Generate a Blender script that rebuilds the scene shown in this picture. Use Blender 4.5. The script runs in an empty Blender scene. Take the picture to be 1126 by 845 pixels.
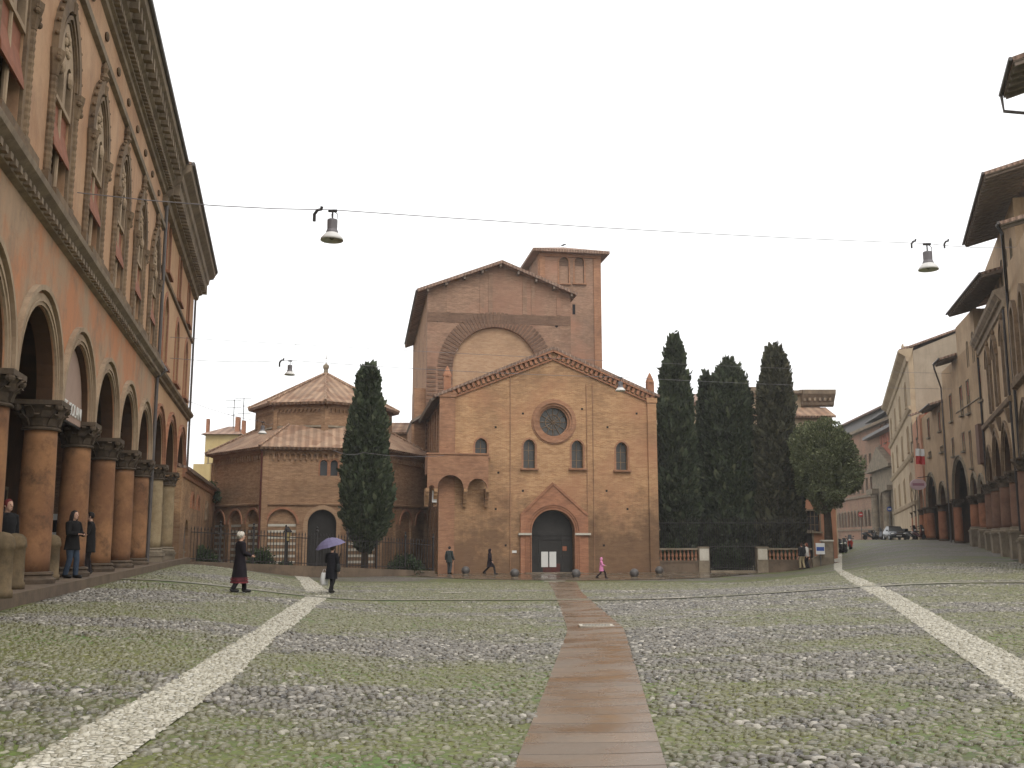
import bpy, bmesh, math, random
import numpy as np
from mathutils import Vector, noise
from mathutils.geometry import delaunay_2d_cdt
random.seed(7); RNG = np.random.default_rng(7)
R = math.radians
SC = bpy.context.scene
COL = SC.collection

# ------------------------------------------------------------------ camera, sky, sun, exposure
EYE = 1.6; FPX = 1100.0; PITCH = math.atan((594-422.5)/FPX)
cam = bpy.data.cameras.new('camera'); camo = bpy.data.objects.new('camera', cam); COL.objects.link(camo)
cam.sensor_fit = 'HORIZONTAL'; cam.sensor_width = 36; cam.lens = 36*FPX/1126
cam.clip_start = .1; cam.clip_end = 5000
camo.location = (0, 0, EYE); camo.rotation_euler = (R(90)+PITCH, 0, 0)
SC.camera = camo
SUN_EL, SUN_ROT = R(52), R(160)
w = bpy.data.worlds.new('World'); SC.world = w; w.use_nodes = True
nt = w.node_tree; bg = nt.nodes['Background']
sky = nt.nodes.new('ShaderNodeTexSky'); sky.sky_type = 'NISHITA'; sky.sun_disc = False
sky.sun_elevation = SUN_EL; sky.sun_rotation = SUN_ROT
sky.air_density = 1.0; sky.dust_density = 4.0; sky.ozone_density = 1.0
hs = nt.nodes.new('ShaderNodeHueSaturation'); hs.inputs['Saturation'].default_value = .03
cl = nt.nodes.new('ShaderNodeMix'); cl.data_type = 'RGBA'; cl.inputs[0].default_value = .7   # closed cloud cover over the clear sky
cl.inputs[7].default_value = (6.6, 6.62, 6.65, 1)
nt.links.new(sky.outputs[0], hs.inputs['Color']); nt.links.new(hs.outputs[0], cl.inputs[6]); nt.links.new(cl.outputs[2], bg.inputs[0])
bg.inputs[1].default_value = .15
sl = bpy.data.lights.new('sun', 'SUN'); sl.energy = .7; sl.angle = R(25); sl.color = (1, .97, .92)
so = bpy.data.objects.new('sun', sl); COL.objects.link(so)
# sun direction: rotation measured like the sky's (0 = +Y, clockwise)
sd = Vector((math.sin(SUN_ROT)*math.cos(SUN_EL), math.cos(SUN_ROT)*math.cos(SUN_EL), math.sin(SUN_EL)))
so.rotation_euler = sd.to_track_quat('Z', 'Y').to_euler(); so.location = (0, -20, 60)
vs = SC.view_settings; vs.view_transform = 'Standard'; vs.look = 'None'; vs.gamma = 1; vs.use_curve_mapping = False
vs.exposure = 0.78
SC.render.engine = 'CYCLES'
SC.cycles.max_bounces = 6; SC.cycles.diffuse_bounces = 3

# ------------------------------------------------------------------ measuring
def ray(px, py):
    u = (px-563)/FPX; v = (422.5-py)/FPX
    return (u, math.cos(PITCH)-math.sin(PITCH)*v, math.sin(PITCH)+math.cos(PITCH)*v)
def at(px, py, Y):
    d = ray(px, py); k = Y/d[1]; return (d[0]*k, EYE+d[2]*k)
def sm(t):
    t = max(0., min(1., t)); return t*t*(3-2*t)
def lerp(a, b, t): return a+(b-a)*t
def gz(X, Y):
    a = -.62*sm((Y-12)/46)
    wl = X+5+.235*Y
    l = 1-sm((wl-.4)/8.)
    z = lerp(a, lerp(.42, .05, sm((Y-48)/14)), l)
    wr = 7.6+.365*Y-X
    r = 1-sm((wr-4.5)/11.5)
    z = lerp(z, .25+1.38*sm((Y-40)/60), r)
    return lerp(z, 1.62, sm((Y-92)/22))
def G(px, py):
    d = ray(px, py); t = 4.0; pt = t
    while t < 400:
        if EYE+d[2]*t < gz(d[0]*t, d[1]*t):
            lo, hi = pt, t
            for _ in range(30):
                m = (lo+hi)/2
                if EYE+d[2]*m < gz(d[0]*m, d[1]*m): hi = m
                else: lo = m
            return (d[0]*lo, d[1]*lo)
        pt = t; t += .25
    return (d[0]*t, d[1]*t)

# ------------------------------------------------------------------ mesh builder
class MB:
    def __init__(s): s.v = []; s.f = []
    def add(s, vs, fs):
        o = len(s.v); s.v.extend(tuple(p) for p in vs); s.f.extend(tuple(i+o for i in f) for f in fs); return s
    def box(s, x0, x1, y0, y1, z0, z1):
        return s.add([(x0,y0,z0),(x1,y0,z0),(x1,y1,z0),(x0,y1,z0),(x0,y0,z1),(x1,y0,z1),(x1,y1,z1),(x0,y1,z1)],
                     [(0,3,2,1),(4,5,6,7),(0,1,5,4),(1,2,6,5),(2,3,7,6),(3,0,4,7)])
    def prism(s, pts, y0, y1, holes=(), axis='y'):
        loops = [list(pts)]+[list(h) for h in holes]
        flat = [p for l in loops for p in l]; n = len(flat)
        def mk(p, t): return (p[0], t, p[1]) if axis == 'y' else ((t, p[0], p[1]) if axis == 'x' else (p[0], p[1], t))
        edges = []; o = 0
        for l in loops: edges += [(o+i, o+(i+1) % len(l)) for i in range(len(l))]; o += len(l)
        vo, _, fo, ov, _, _ = delaunay_2d_cdt([Vector((p[0], p[1])) for p in flat], edges, [], 0, 1e-7)
        idx = []; extra = []
        for k, q in enumerate(vo):
            if ov[k]: idx.append(ov[k][0])
            else: idx.append(('x', len(extra))); extra.append((q.x, q.y))
        m = len(extra); fix = lambda q: q if not isinstance(q, tuple) else 2*n+q[1]
        fix2 = lambda q: q+n if not isinstance(q, tuple) else 2*n+m+q[1]
        def inside(x, y, l):
            r = False; j = len(l)-1
            for i in range(len(l)):
                if (l[i][1] > y) != (l[j][1] > y) and x < (l[j][0]-l[i][0])*(y-l[i][1])/(l[j][1]-l[i][1])+l[i][0]: r = not r
                j = i
            return r
        vs = [mk(p, y0) for p in flat]+[mk(p, y1) for p in flat]+[mk(p, y0) for p in extra]+[mk(p, y1) for p in extra]
        fs = []
        for t in fo:
            cx = sum(vo[i].x for i in t)/len(t); cy = sum(vo[i].y for i in t)/len(t)
            if inside(cx, cy, loops[0]) and not any(inside(cx, cy, l) for l in loops[1:]):
                fs.append(tuple(fix(idx[i]) for i in t)); fs.append(tuple(fix2(idx[i]) for i in reversed(t)))
        o = 0
        for l in loops:
            m = len(l)
            for i in range(m):
                j = (i+1) % m; fs.append((o+i, o+j, o+j+n, o+i+n))
            o += m
        return s.add(vs, fs)
    def strip(s, a, b, y0, y1):
        n = len(a)
        vs = [(p[0], y0, p[1]) for p in a]+[(p[0], y0, p[1]) for p in b]+[(p[0], y1, p[1]) for p in a]+[(p[0], y1, p[1]) for p in b]
        fs = []
        for i in range(n-1):
            fs += [(i, i+1, n+i+1, n+i), (2*n+i, 3*n+i, 3*n+i+1, 2*n+i+1), (i, 2*n+i, 2*n+i+1, i+1), (n+i, n+i+1, 3*n+i+1, 3*n+i)]
        fs += [(0, n, 3*n, 2*n), (n-1, 3*n-1, 4*n-1, 2*n-1)]
        return s.add(vs, fs)
    def profx(s, prof, x0, x1):
        n = len(prof)
        vs = [(x0, p[0], p[1]) for p in prof]+[(x1, p[0], p[1]) for p in prof]
        return s.add(vs, [(i, (i+1) % n, n+(i+1) % n, n+i) for i in range(n)]+[tuple(range(n))[::-1], tuple(range(n, 2*n))])
    def loft(s, rings, cap=True):
        n = len(rings[0]); vs = [p for r in rings for p in r]; fs = []
        for k in range(len(rings)-1):
            for i in range(n):
                j = (i+1) % n; fs.append((k*n+i, k*n+j, (k+1)*n+j, (k+1)*n+i))
        if cap: fs += [tuple(range(n))[::-1], tuple(range((len(rings)-1)*n, len(rings)*n))]
        return s.add(vs, fs)
    def lathe(s, prof, cx=0, cy=0, n=16, cap=True, ph=0, sx=1, sy=1):
        return s.loft([[(cx+sx*r*math.cos(ph+2*math.pi*i/n), cy+sy*r*math.sin(ph+2*math.pi*i/n), z) for i in range(n)] for r, z in prof], cap)
    def tube(s, pts, rad, n=8, cap=True):
        pts = [Vector(p) for p in pts]; rings = []
        up = Vector((0, 0, 1)); pu = None
        for i, p in enumerate(pts):
            d = (pts[min(i+1, len(pts)-1)]-pts[max(i-1, 0)]).normalized()
            u = pu if pu is not None else (Vector((1, 0, 0)) if abs(d.z) > .9 else up)
            u = (u-d*u.dot(d)).normalized(); pu = u; v = d.cross(u)
            r = rad[i] if isinstance(rad, (list, tuple)) else rad
            ru, rv = r if isinstance(r, tuple) else (r, r)
            rings.append([p+u*ru*math.cos(2*math.pi*k/n)+v*rv*math.sin(2*math.pi*k/n) for k in range(n)])
        return s.loft(rings, cap)
    def ell(s, c, r, n=12, m=8):
        if not isinstance(r, (list, tuple)): r = (r, r, r)
        rings = []
        for k in range(1, m):
            a = math.pi*k/m
            rings.append([(c[0]+r[0]*math.sin(a)*math.cos(2*math.pi*i/n), c[1]+r[1]*math.sin(a)*math.sin(2*math.pi*i/n), c[2]-r[2]*math.cos(a)) for i in range(n)])
        o = len(s.v); s.loft(rings, False); b = len(s.v)
        s.v += [(c[0], c[1], c[2]-r[2]), (c[0], c[1], c[2]+r[2])]
        for i in range(n):
            j = (i+1) % n; s.f.append((o+j, o+i, b)); s.f.append((o+(m-2)*n+i, o+(m-2)*n+j, b+1))
        return s
    def slab(s, q, th):
        q = [Vector(p) for p in q]; nrm = (q[1]-q[0]).cross(q[2]-q[0]).normalized()
        if nrm.z < 0: nrm = -nrm
        b = [p-nrm*th for p in q]; n = len(q)
        return s.add(q+b, [tuple(range(n)), tuple(range(n, 2*n))[::-1]]+[(i, n+i, n+(i+1) % n, (i+1) % n) for i in range(n)])
    def mesh(s, name, mat, smooth=False, recalc=True):
        me = bpy.data.meshes.new(name); me.from_pydata([tuple(p) for p in s.v], [], s.f)
        if recalc:
            bm = bmesh.new(); bm.from_mesh(me); bmesh.ops.recalc_face_normals(bm, faces=bm.faces); bm.to_mesh(me); bm.free()
        if smooth: me.polygons.foreach_set('use_smooth', [True]*len(me.polygons))
        me.materials.append(mat); return me
    def build(s, name, mat, parent=None, smooth=False, loc=None, rz=0):
        return link(name, s.mesh(name, mat, smooth), parent, loc, rz)
def link(name, me, parent=None, loc=None, rz=0):
    o = bpy.data.objects.new(name, me); COL.objects.link(o)
    if parent is not None: o.parent = parent
    if loc is not None: o.location = loc
    if rz: o.rotation_euler = (0, 0, rz)
    return o
def tag(o, label, cat, group=None, kind=None):
    if label: o['label'] = label
    if cat: o['category'] = cat
    if group: o['group'] = group
    if kind: o['kind'] = kind
    return o
def thing(name, label, cat, loc=(0, 0, 0), rz=0, group=None):
    return tag(link(name, None, None, loc, rz), label, cat, group)
def struct(o): o['kind'] = 'structure'; return o
def kids(o): return [c for c in COL.objects if c.parent == o]
def dup(root, loc, rz, label, group=None, scale=None):
    r = root.copy(); COL.objects.link(r); r.location = loc; r.rotation_euler = (0, 0, rz); r['label'] = label
    if group: r['group'] = group
    if scale: r.scale = (scale,)*3
    for ch in kids(root):
        c = ch.copy(); COL.objects.link(c); c.parent = r
        for g in kids(ch):
            d = g.copy(); COL.objects.link(d); d.parent = c
    return r
class Fr:
    """A wall frame: local x along the wall, local y into the building, z up; its root is the building's Empty."""
    def __init__(s, name, label, cat, ox, oy, rz, group=None):
        s.o = (ox, oy); s.rz = rz; s.c = math.cos(rz); s.s = math.sin(rz)
        s.root = thing(name, label, cat, (ox, oy, 0), rz, group)
    def px(s, px, py, t=0):
        d = ray(px, py)
        k = (t-(s.s*s.o[0]-s.c*s.o[1]))/(-s.s*d[0]+s.c*d[1])
        X, Y = d[0]*k, d[1]*k
        return (s.c*(X-s.o[0])+s.s*(Y-s.o[1]), EYE+d[2]*k)
    def x(s, px, py, t=0): return s.px(px, py, t)[0]
    def z(s, px, py, t=0): return s.px(px, py, t)[1]
    def W(s, x, y): return (s.o[0]+s.c*x-s.s*y, s.o[1]+s.s*x+s.c*y)
    def p(s, mb, name, mat, parent=None, **k): return mb.build(name, mat, parent or s.root, **k)

# ------------------------------------------------------------------ materials
def S(r, g, b):
    f = lambda c: ((c/255+.055)/1.055)**2.4 if c > 10 else c/255/12.92
    r, g, b = f(r), f(g), f(b); l = .3*r+.59*g+.11*b
    return tuple(ALB*(l+(c-l)*SATU) for c in (r, g, b))+(1,)
ALB = .72; SATU = .95
class NT:
    def __init__(s, name, rough=.9, spec=.3):
        s.m = bpy.data.materials.new(name); s.m.use_nodes = True; s.t = s.m.node_tree
        s.b = s.t.nodes['Principled BSDF']; s.b.inputs['Roughness'].default_value = rough
        s.b.inputs['Specular IOR Level'].default_value = spec
    def n(s, typ, ins=None, **attr):
        nd = s.t.nodes.new('ShaderNode'+typ)
        for k, v in attr.items(): setattr(nd, k, v)
        for k, v in (ins or {}).items(): s.set(nd.inputs[k], v)
        return nd
    def set(s, inp, v):
        if isinstance(v, bpy.types.NodeSocket): s.t.links.new(v, inp)
        else: inp.default_value = v
    def math(s, op, a, b=0.): return s.n('Math', {0: a, 1: b}, operation=op).outputs[0]
    def mix(s, f, a, b, typ='MIX'):
        nd = s.n('Mix', data_type='RGBA', blend_type=typ); s.set(nd.inputs[0], f); s.set(nd.inputs[6], a); s.set(nd.inputs[7], b)
        return nd.outputs[2]
    def noise(s, vec, scale, det=4, rough=.6, lo=None, hi=None):
        o = s.n('TexNoise', {'Vector': vec, 'Scale': scale, 'Detail': det, 'Roughness': rough}).outputs[0]
        return o if lo is None else s.ramp(o, lo, hi)
    def ramp(s, v, lo, hi, a=0., b=1.):
        return s.n('MapRange', {0: v, 1: lo, 2: hi, 3: a, 4: b}).outputs[0]
    def obj(s): return s.n('TexCoord').outputs['Object']
    def wallvec(s):
        tc = s.n('TexCoord'); p = s.n('SeparateXYZ', {0: tc.outputs['Object']}); q = s.n('SeparateXYZ', {0: tc.outputs['Normal']})
        u = s.math('SUBTRACT', s.math('MULTIPLY', p.outputs[1], q.outputs[0]), s.math('MULTIPLY', p.outputs[0], q.outputs[1]))
        return s.n('CombineXYZ', {0: u, 1: p.outputs[2], 2: 0.}).outputs[0]
    def scale(s, v, x, y, z): return s.n('Mapping', {'Vector': v, 'Scale': (x, y, z)}).outputs[0]
    def bump(s, h, st=.3, d=.02):
        s.set(s.b.inputs['Normal'], s.n('Bump', {'Height': h, 'Strength': st, 'Distance': d}).outputs[0])
    def col(s, c): s.set(s.b.inputs['Base Color'], c); return s.m
def mk_plain(name, c, rough=.7, var=.25, spec=.3, metal=0., sc=3.):
    t = NT(name, rough, spec); t.b.inputs['Metallic'].default_value = metal
    f = t.noise(t.obj(), sc, 5, .65, .3, .7)
    d = tuple(x*(1-var) for x in c[:3])+(1,); l = tuple(min(1, x*(1+var*.6)) for x in c[:3])+(1,)
    return t.col(t.mix(f, d, l))
def mk_brick(name, c1, c2, mort, stain, amt=.5, big=.25, patch=None, low=None):
    t = NT(name, .92, .2); v = t.wallvec(); o = t.obj()
    br = t.n('TexBrick', {'Vector': v, 'Color1': c1, 'Color2': c2, 'Mortar': mort, 'Scale': 1., 'Mortar Size': .008,
                          'Mortar Smooth': .3, 'Bias': 0., 'Brick Width': .27, 'Row Height': .075})
    # courses of different firing: irregular horizontal streaks
    st = t.noise(t.scale(v, .9, 4.2, 1), 1.0, 6, .78, .42, .62)
    c = t.mix(t.math('MULTIPLY', st, .62), br.outputs[0], t.mix(.5, c2, stain))
    fine = t.noise(t.scale(v, 1.6, 5.5, 1), 1.6, 5, .8, .5, .66)
    c = t.mix(t.math('MULTIPLY', fine, .6), c, t.mix(.5, c1, mort))
    a = t.noise(o, big, 6, .68, .46, .72)
    c = t.mix(t.math('MULTIPLY', a, amt), c, stain)
    if patch is not None:
        b = t.noise(t.n('Mapping', {'Vector': o, 'Location': (13, 7, 3)}).outputs[0], big*.8, 5, .6, .5, .64)
        c = t.mix(t.math('MULTIPLY', b, .6), c, patch)
    if low is not None:      # damp and soot at the foot of the wall, with a ragged upper edge
        zc = t.n('SeparateXYZ', {0: o}).outputs[2]
        hgt = t.math('ADD', zc, t.math('MULTIPLY', t.math('SUBTRACT', t.noise(o, .38, 6, .7), .5), low[2]))
        c = t.mix(t.math('MULTIPLY', t.ramp(hgt, low[0], low[1], 1., 0.), low[3]), c, stain)
    t.bump(br.outputs[1], .25, .01)
    return t.col(c)
def mk_plaster(name, c, c2, stain, amt=.5, streak=.4, big=.3):
    t = NT(name, .92, .2); v = t.wallvec(); oi = t.n('ObjectInfo').outputs['Random']
    o = t.n('VectorMath', {0: t.obj(), 1: t.n('CombineXYZ', {0: t.math('MULTIPLY', oi, 71.), 1: t.math('MULTIPLY', oi, 37.), 2: t.math('MULTIPLY', oi, 53.)}).outputs[0]}, operation='ADD').outputs[0]
    a = t.mix(t.noise(o, big, 7, .7, .42, .58), c, c2)
    s1 = t.noise(t.scale(v, 2.2, .25, 1), 1., 5, .7, .48, .75)
    a = t.mix(t.math('MULTIPLY', s1, streak), a, stain)
    b = t.noise(t.n('Mapping', {'Vector': o, 'Location': (5, 9, 2)}).outputs[0], big*2.2, 7, .72, .52, .72)
    a = t.mix(t.math('MULTIPLY', b, amt), a, stain)
    f = t.noise(o, 14., 4, .7, .3, .7)
    a = t.mix(t.math('MULTIPLY', f, .18), a, stain)
    t.bump(t.noise(o, 6., 6, .7), .25, .02)
    return t.col(a)
def mk_tiles(name, c1, c2, c3):
    t = NT(name, .9, .25); v = t.wallvec(); s = t.n('SeparateXYZ', {0: v})
    wv = t.math('SINE', t.math('MULTIPLY', s.outputs[0], 2*math.pi/.27))
    ch = t.ramp(wv, -.6, .6)
    vor = t.n('TexVoronoi', {'Vector': t.scale(v, 2.8, 3.4, 1), 'Scale': 1.}, voronoi_dimensions='2D').outputs['Color']
    hue = t.n('SeparateColor', {0: vor}).outputs[0]
    a = t.mix(hue, c1, c2); a = t.mix(t.math('MULTIPLY', t.noise(t.obj(), .5, 5, .7, .4, .7), .6), a, c3)
    a = t.mix(t.ramp(ch, 0., 1., .3, 0.), a, S(60, 42, 38))
    t.bump(wv, .8, .05)
    return t.col(a)
M = {}
M['church'] = mk_brick('church_brick', S(210,162,114), S(182,132,90), S(206,176,138), S(92,70,54), .62, .2, S(180,126,94), (1.2, 4.6, 17., .7))
M['nave'] = mk_brick('old_brick', S(178,138,112), S(146,110,88), S(180,158,134), S(88,68,56), .7, .22, S(160,118,96))
M['infill'] = mk_brick('pale_infill_brick', S(196,160,124), S(178,138,104), S(190,164,134), S(140,110,86), .6, .3)
M['tower'] = mk_brick('tower_brick', S(178,138,112), S(152,114,90), S(172,150,128), S(104,84,70), .6, .25, S(178,128,102))
M['rot'] = mk_brick('rotunda_brick', S(186,146,110), S(158,116,84), S(184,156,124), S(94,72,54), .6, .25, S(158,110,82), (.5, 3., 10., .45))
M['redbrick'] = mk_brick('red_brick_trim', S(190,130,94), S(168,110,80), S(176,138,110), S(110,80,64), .5, .5)
M['navedark'] = mk_brick('dark_old_brick', S(136,102,82), S(112,84,68), S(150,128,106), S(78,60,50), .6, .4)
M['capstone'] = mk_plaster('sooty_capital_stone', S(112,94,76), S(88,74,60), S(54,46,40), .7, .4, 1.3)
M['softred'] = mk_brick('soft_red_brick', S(194,142,106), S(168,118,86), S(164,130,106), S(104,76,60), .55, .4)
M['sidewall'] = mk_brick('lean_to_brick', S(188,142,106), S(164,118,86), S(186,156,126), S(104,78,62), .55, .3)
M['ochre'] = mk_plaster('ochre_plaster', S(210,168,130), S(194,148,110), S(146,112,90), .55, .45)
M['ochre2'] = mk_plaster('pale_ochre_plaster', S(208,166,124), S(192,146,104), S(150,114,88), .35, .35)
M['orange'] = mk_plaster('worn_orange_plaster', S(206,138,94), S(190,156,124), S(140,122,102), .85, .55, .42)
M['inner'] = mk_plaster('shade_dark_plaster', S(92,64,42), S(74,52,36), S(50,38,30), .5, .4)  # plaster colour darkened to deepen the shade inside porticoes and under arches
M['tan'] = mk_plaster('tan_plaster', S(200,172,138), S(184,154,120), S(130,112,92), .5, .5)
M['tan2'] = mk_plaster('old_tan_plaster', S(194,164,128), S(174,144,110), S(122,104,86), .55, .5)
M['salmon'] = mk_plaster('salmon_plaster', S(196,138,104), S(178,124,92), S(130,98,78), .4, .4)
M['cream'] = mk_plaster('cream_plaster', S(196,174,142), S(178,156,126), S(136,118,98), .5, .45)
M['greyrender'] = mk_plaster('grey_render', S(178,162,140), S(164,148,126), S(126,112,96), .4, .4)
M['redplaster'] = mk_plaster('red_plaster', S(190,112,84), S(176,100,76), S(130,84,66), .3, .3)
M['yellow'] = mk_plaster('yellow_plaster', S(214,190,134), S(200,174,120), S(160,138,100), .3, .3)
M['trim'] = mk_plaster('terracotta_trim', S(148,122,94), S(120,98,76), S(76,64,52), .7, .4, 1.2)
M['palebrick'] = mk_plaster('dusty_stone', S(190,164,134), S(170,144,116), S(120,102,84), .6, .4, .8)
M['cornice'] = mk_plaster('cornice_stone', S(162,142,118), S(138,120,100), S(90,78,66), .6, .4, 1.)
M['colstone'] = mk_plaster('ochre_column', S(168,120,80), S(138,96,66), S(70,54,44), .9, .4, .55)
M['colgrey'] = mk_plaster('grey_column', S(178,156,120), S(150,126,92), S(96,80,62), .6, .35, .6)
M['colred'] = mk_plaster('red_column', S(184,122,86), S(160,104,74), S(96,66,50), .6, .3, .6)
M['coldark'] = mk_plaster('dark_column', S(136,100,80), S(114,82,66), S(74,58,50), .5, .3, .8)
M['stone'] = mk_plaster('grey_stone', S(156,140,118), S(132,118,98), S(84,76,64), .6, .4, 1.)
M['wetkerb'] = mk_plaster('wet_kerb_stone', S(128,108,88), S(108,92,76), S(66,58,50), .6, .4, 1.)
M['white_stone'] = mk_plaster('white_stone', S(214,206,190), S(196,186,168), S(150,140,124), .4, .3, 1.)
M['bollard_stone'] = mk_plaster('bollard_stone', S(124,104,76), S(100,84,62), S(62,56,44), .6, .3, 2.)
M['tiles'] = mk_tiles('roof_tiles', S(158,120,94), S(188,156,128), S(116,96,80))
M['tiles2'] = mk_tiles('old_roof_tiles', S(160,128,108), S(184,152,132), S(110,96,86))
M['eave'] = mk_plain('dark_eave_wood', S(132,116,102), .85)
M['darkwood'] = mk_plain('dark_door_wood', S(46,42,38), .6)
M['doorred'] = mk_plain('red_door_wood', S(90,40,32), .6)
M['iron'] = mk_plain('dark_iron', S(44,38,36), .6)
M['iron_grey'] = mk_plain('grey_iron', S(84,84,86), .35, .2, .5)
M['zinc'] = mk_plain('zinc_gutter', S(96,88,84), .5)
M['glass'] = mk_plain('dark_window_glass', S(52,52,52), .25, .4, .5, 0., .8)
M['leadglass'] = mk_plain('leaded_glass', S(70,66,60), .35, .35, .5, 0., 9.)
M['shutter'] = mk_plain('red_shutter', S(150,70,50), .8)
M['shutterbr'] = mk_plain('brown_shutter', S(112,80,64), .8)
M['awning'] = mk_plain('red_blind', S(156,96,68), .85)
M['paper'] = mk_plain('white_paper', S(222,220,214), .8, .06)
M['signbrown'] = mk_plain('pale_sign_board', S(176,146,128), .7, .1)
M['lettering'] = mk_plain('white_lettering', S(236,232,224), .7, .03)
M['bollard_dark'] = mk_plain('dark_stone_ball', S(92,86,82), .5, .3, .4)
M['lampgrey'] = mk_plain('lamp_housing', S(120,114,116), .5)
M['lampwhite'] = mk_plain('lamp_shade_enamel', S(226,222,216), .4, .08)
M['bulb'] = mk_plain('bulb_glass', S(150,146,140), .3)
M['bark'] = mk_plain('tree_bark', S(84,70,56), .95, .4, .2, 0., 8.)
M['black'] = mk_plain('black_cloth', S(34,30,32), .9, .3, .2, 0., 12.)
M['rubber'] = mk_plain('black_rubber', S(28,28,28), .8)
M['white_paint'] = mk_plain('white_paint', S(226,224,220), .5, .06)
M['blue_paint'] = mk_plain('blue_paint', S(52,84,160), .5, .1)
M['red_paint'] = mk_plain('red_paint', S(190,40,36), .5, .1)
def mk_leaf(name, a, b, c):
    t = NT(name, .75, .25)
    r = t.n('Attribute', attribute_name='rnd').outputs['Fac']
    k = t.mix(t.ramp(r, 0., .6), a, b); k = t.mix(t.ramp(r, .7, 1.), k, c)
    k = t.mix(t.math('MULTIPLY', t.noise(t.obj(), .7, 3, .6, .45, .7), .5), k, a)
    return t.col(k)
M['cyp'] = mk_leaf('cypress_leaf', S(48,58,36), S(68,78,50), S(92,96,66))
M['cypbrown'] = mk_leaf('cypress_leaf_brownish', S(60,60,42), S(80,78,54), S(104,98,72))
M['oak'] = mk_leaf('evergreen_leaf', S(80,88,54), S(114,120,78), S(152,154,112))
M['shrub'] = mk_leaf('shrub_leaf', S(40,54,32), S(60,78,44), S(88,104,62))
# ------------------------------------------------------------------ ground
def moss(X, Y):
    v = noise.fractal(Vector((X*.16+3.1, Y*.3, 1.7)), .9, 2.1, 4)*.9+noise.noise(Vector((X*1.1, Y*1.7, 5)))*.4+noise.noise(Vector((X*2.9, Y*3.6, 8)))*.25
    path = 1.2+.02*Y
    b = .86 if X < path else .66
    b += .12*sm((X-10)/8)
    if Y > 38: b += .45*sm((Y-40)/5)*(1-sm((Y-54)/3))*(1-sm((X-16)/6))
    if Y > 50: b -= .15
    return max(0., min(1., b+v*.95))
def grid_axis(segs):
    out = []
    for a, b, n in segs: out += [a+(b-a)*i/n for i in range(n)]
    return out+[segs[-1][1]]
gx = grid_axis([(-2500,-300,2),(-300,-60,4),(-60,-30,10),(-30,45,110),(45,90,20),(90,300,4),(300,2500,2)])
gy = grid_axis([(-800,-60,2),(-60,0,10),(0,70,120),(70,130,40),(130,260,10),(260,3500,4)])
gv = [(x, y, gz(x, y)) for y in gy for x in gx]
nx = len(gx); gf = [(j*nx+i, j*nx+i+1, (j+1)*nx+i+1, (j+1)*nx+i) for j in range(len(gy)-1) for i in range(nx-1)]
gme = bpy.data.meshes.new('ground'); gme.from_pydata(gv, [], gf)
a = gme.attributes.new('moss', 'FLOAT', 'POINT'); a.data.foreach_set('value', [moss(p[0], p[1]) for p in gv])
NEAR = 50.
a = gme.attributes.new('near', 'FLOAT', 'POINT'); a.data.foreach_set('value', [1-sm((p[1]-NEAR+1.5)/3) for p in gv])
gme.polygons.foreach_set('use_smooth', [True]*len(gf))
STN = [S(84,76,76), S(132,124,114), S(108,98,92), S(164,156,142)]
def cobble_mat(name, white=False, attr=True):
    t = NT(name, .62, .4); o = t.obj(); p = t.scale(o, 1, 1.25, 0)
    dist = t.n('TexNoise', {'Vector': o, 'Scale': 5., 'Detail': 1.}).outputs['Color']
    q = t.mix(.03, p, dist)
    v1 = t.n('TexVoronoi', {'Vector': q, 'Scale': 10.5}, voronoi_dimensions='2D')
    cell = t.n('SeparateColor', {0: v1.outputs['Color']}).outputs
    v2 = t.n('TexVoronoi', {'Vector': q, 'Scale': 10.5}, voronoi_dimensions='2D', feature='DISTANCE_TO_EDGE').outputs[0]
    if white:
        k = t.mix(cell[0], S(196,186,164), S(232,226,210)); soil = S(98,94,66); mfac = .25
        gap = t.ramp(v2, .02, .14, 1., 0.)
        k = t.mix(t.math('MULTIPLY', t.noise(o, 1.3, 5, .7, .5, .75), .45), k, S(142,134,108))
        k = t.mix(gap, k, soil)
    else:
        m = t.n('Attribute', attribute_name='moss').outputs['Fac']
        near = t.n('Attribute', attribute_name='near').outputs['Fac']
        k = t.mix(t.ramp(cell[0], 0., .5), STN[0], STN[1]); k = t.mix(t.ramp(cell[0], .5, 1.), k, STN[2]); k = t.mix(t.ramp(cell[1], .8, 1.), k, STN[3])
        fn = t.noise(o, 3., 6, .7)
        mm = t.ramp(t.math('ADD', m, t.math('MULTIPLY', t.math('SUBTRACT', fn, .5), .9)), .3, .85)
        mosscol = t.mix(t.noise(o, .8, 5, .7, .35, .65), S(128,124,54), S(98,112,32))
        mosscol = t.mix(t.noise(t.n('Mapping', {'Vector': o, 'Location': (31, 17, 0)}).outputs[0], .45, 5, .7, .5, .66), mosscol, S(84,124,28))
        mosscol = t.mix(t.noise(o, 22., 3, .7, .4, .65), mosscol, S(78,80,36))
        soil = t.mix(mm, S(66,60,44), mosscol)
        gap = t.ramp(t.math('SUBTRACT', v2, t.math('MULTIPLY', mm, .26)), -.02, .12, 1., 0.)
        gap = t.math('MAXIMUM', gap, near)
        k = t.mix(gap, k, soil)
    h = t.math('MULTIPLY', t.ramp(v2, 0., .3), 1.)
    if not white: h = t.math('ADD', t.math('MULTIPLY', h, t.math('SUBTRACT', 1., near)), t.math('MULTIPLY', t.noise(o, 30., 4, .7), .35))
    t.bump(h, .8, .03)
    return t.col(k)
M['ground'] = cobble_mat('cobbles_and_moss'); M['whiteband'] = cobble_mat('white_cobbles', True)
gme.materials.append(M['ground']); ground = link('ground', gme); struct(ground)

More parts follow.
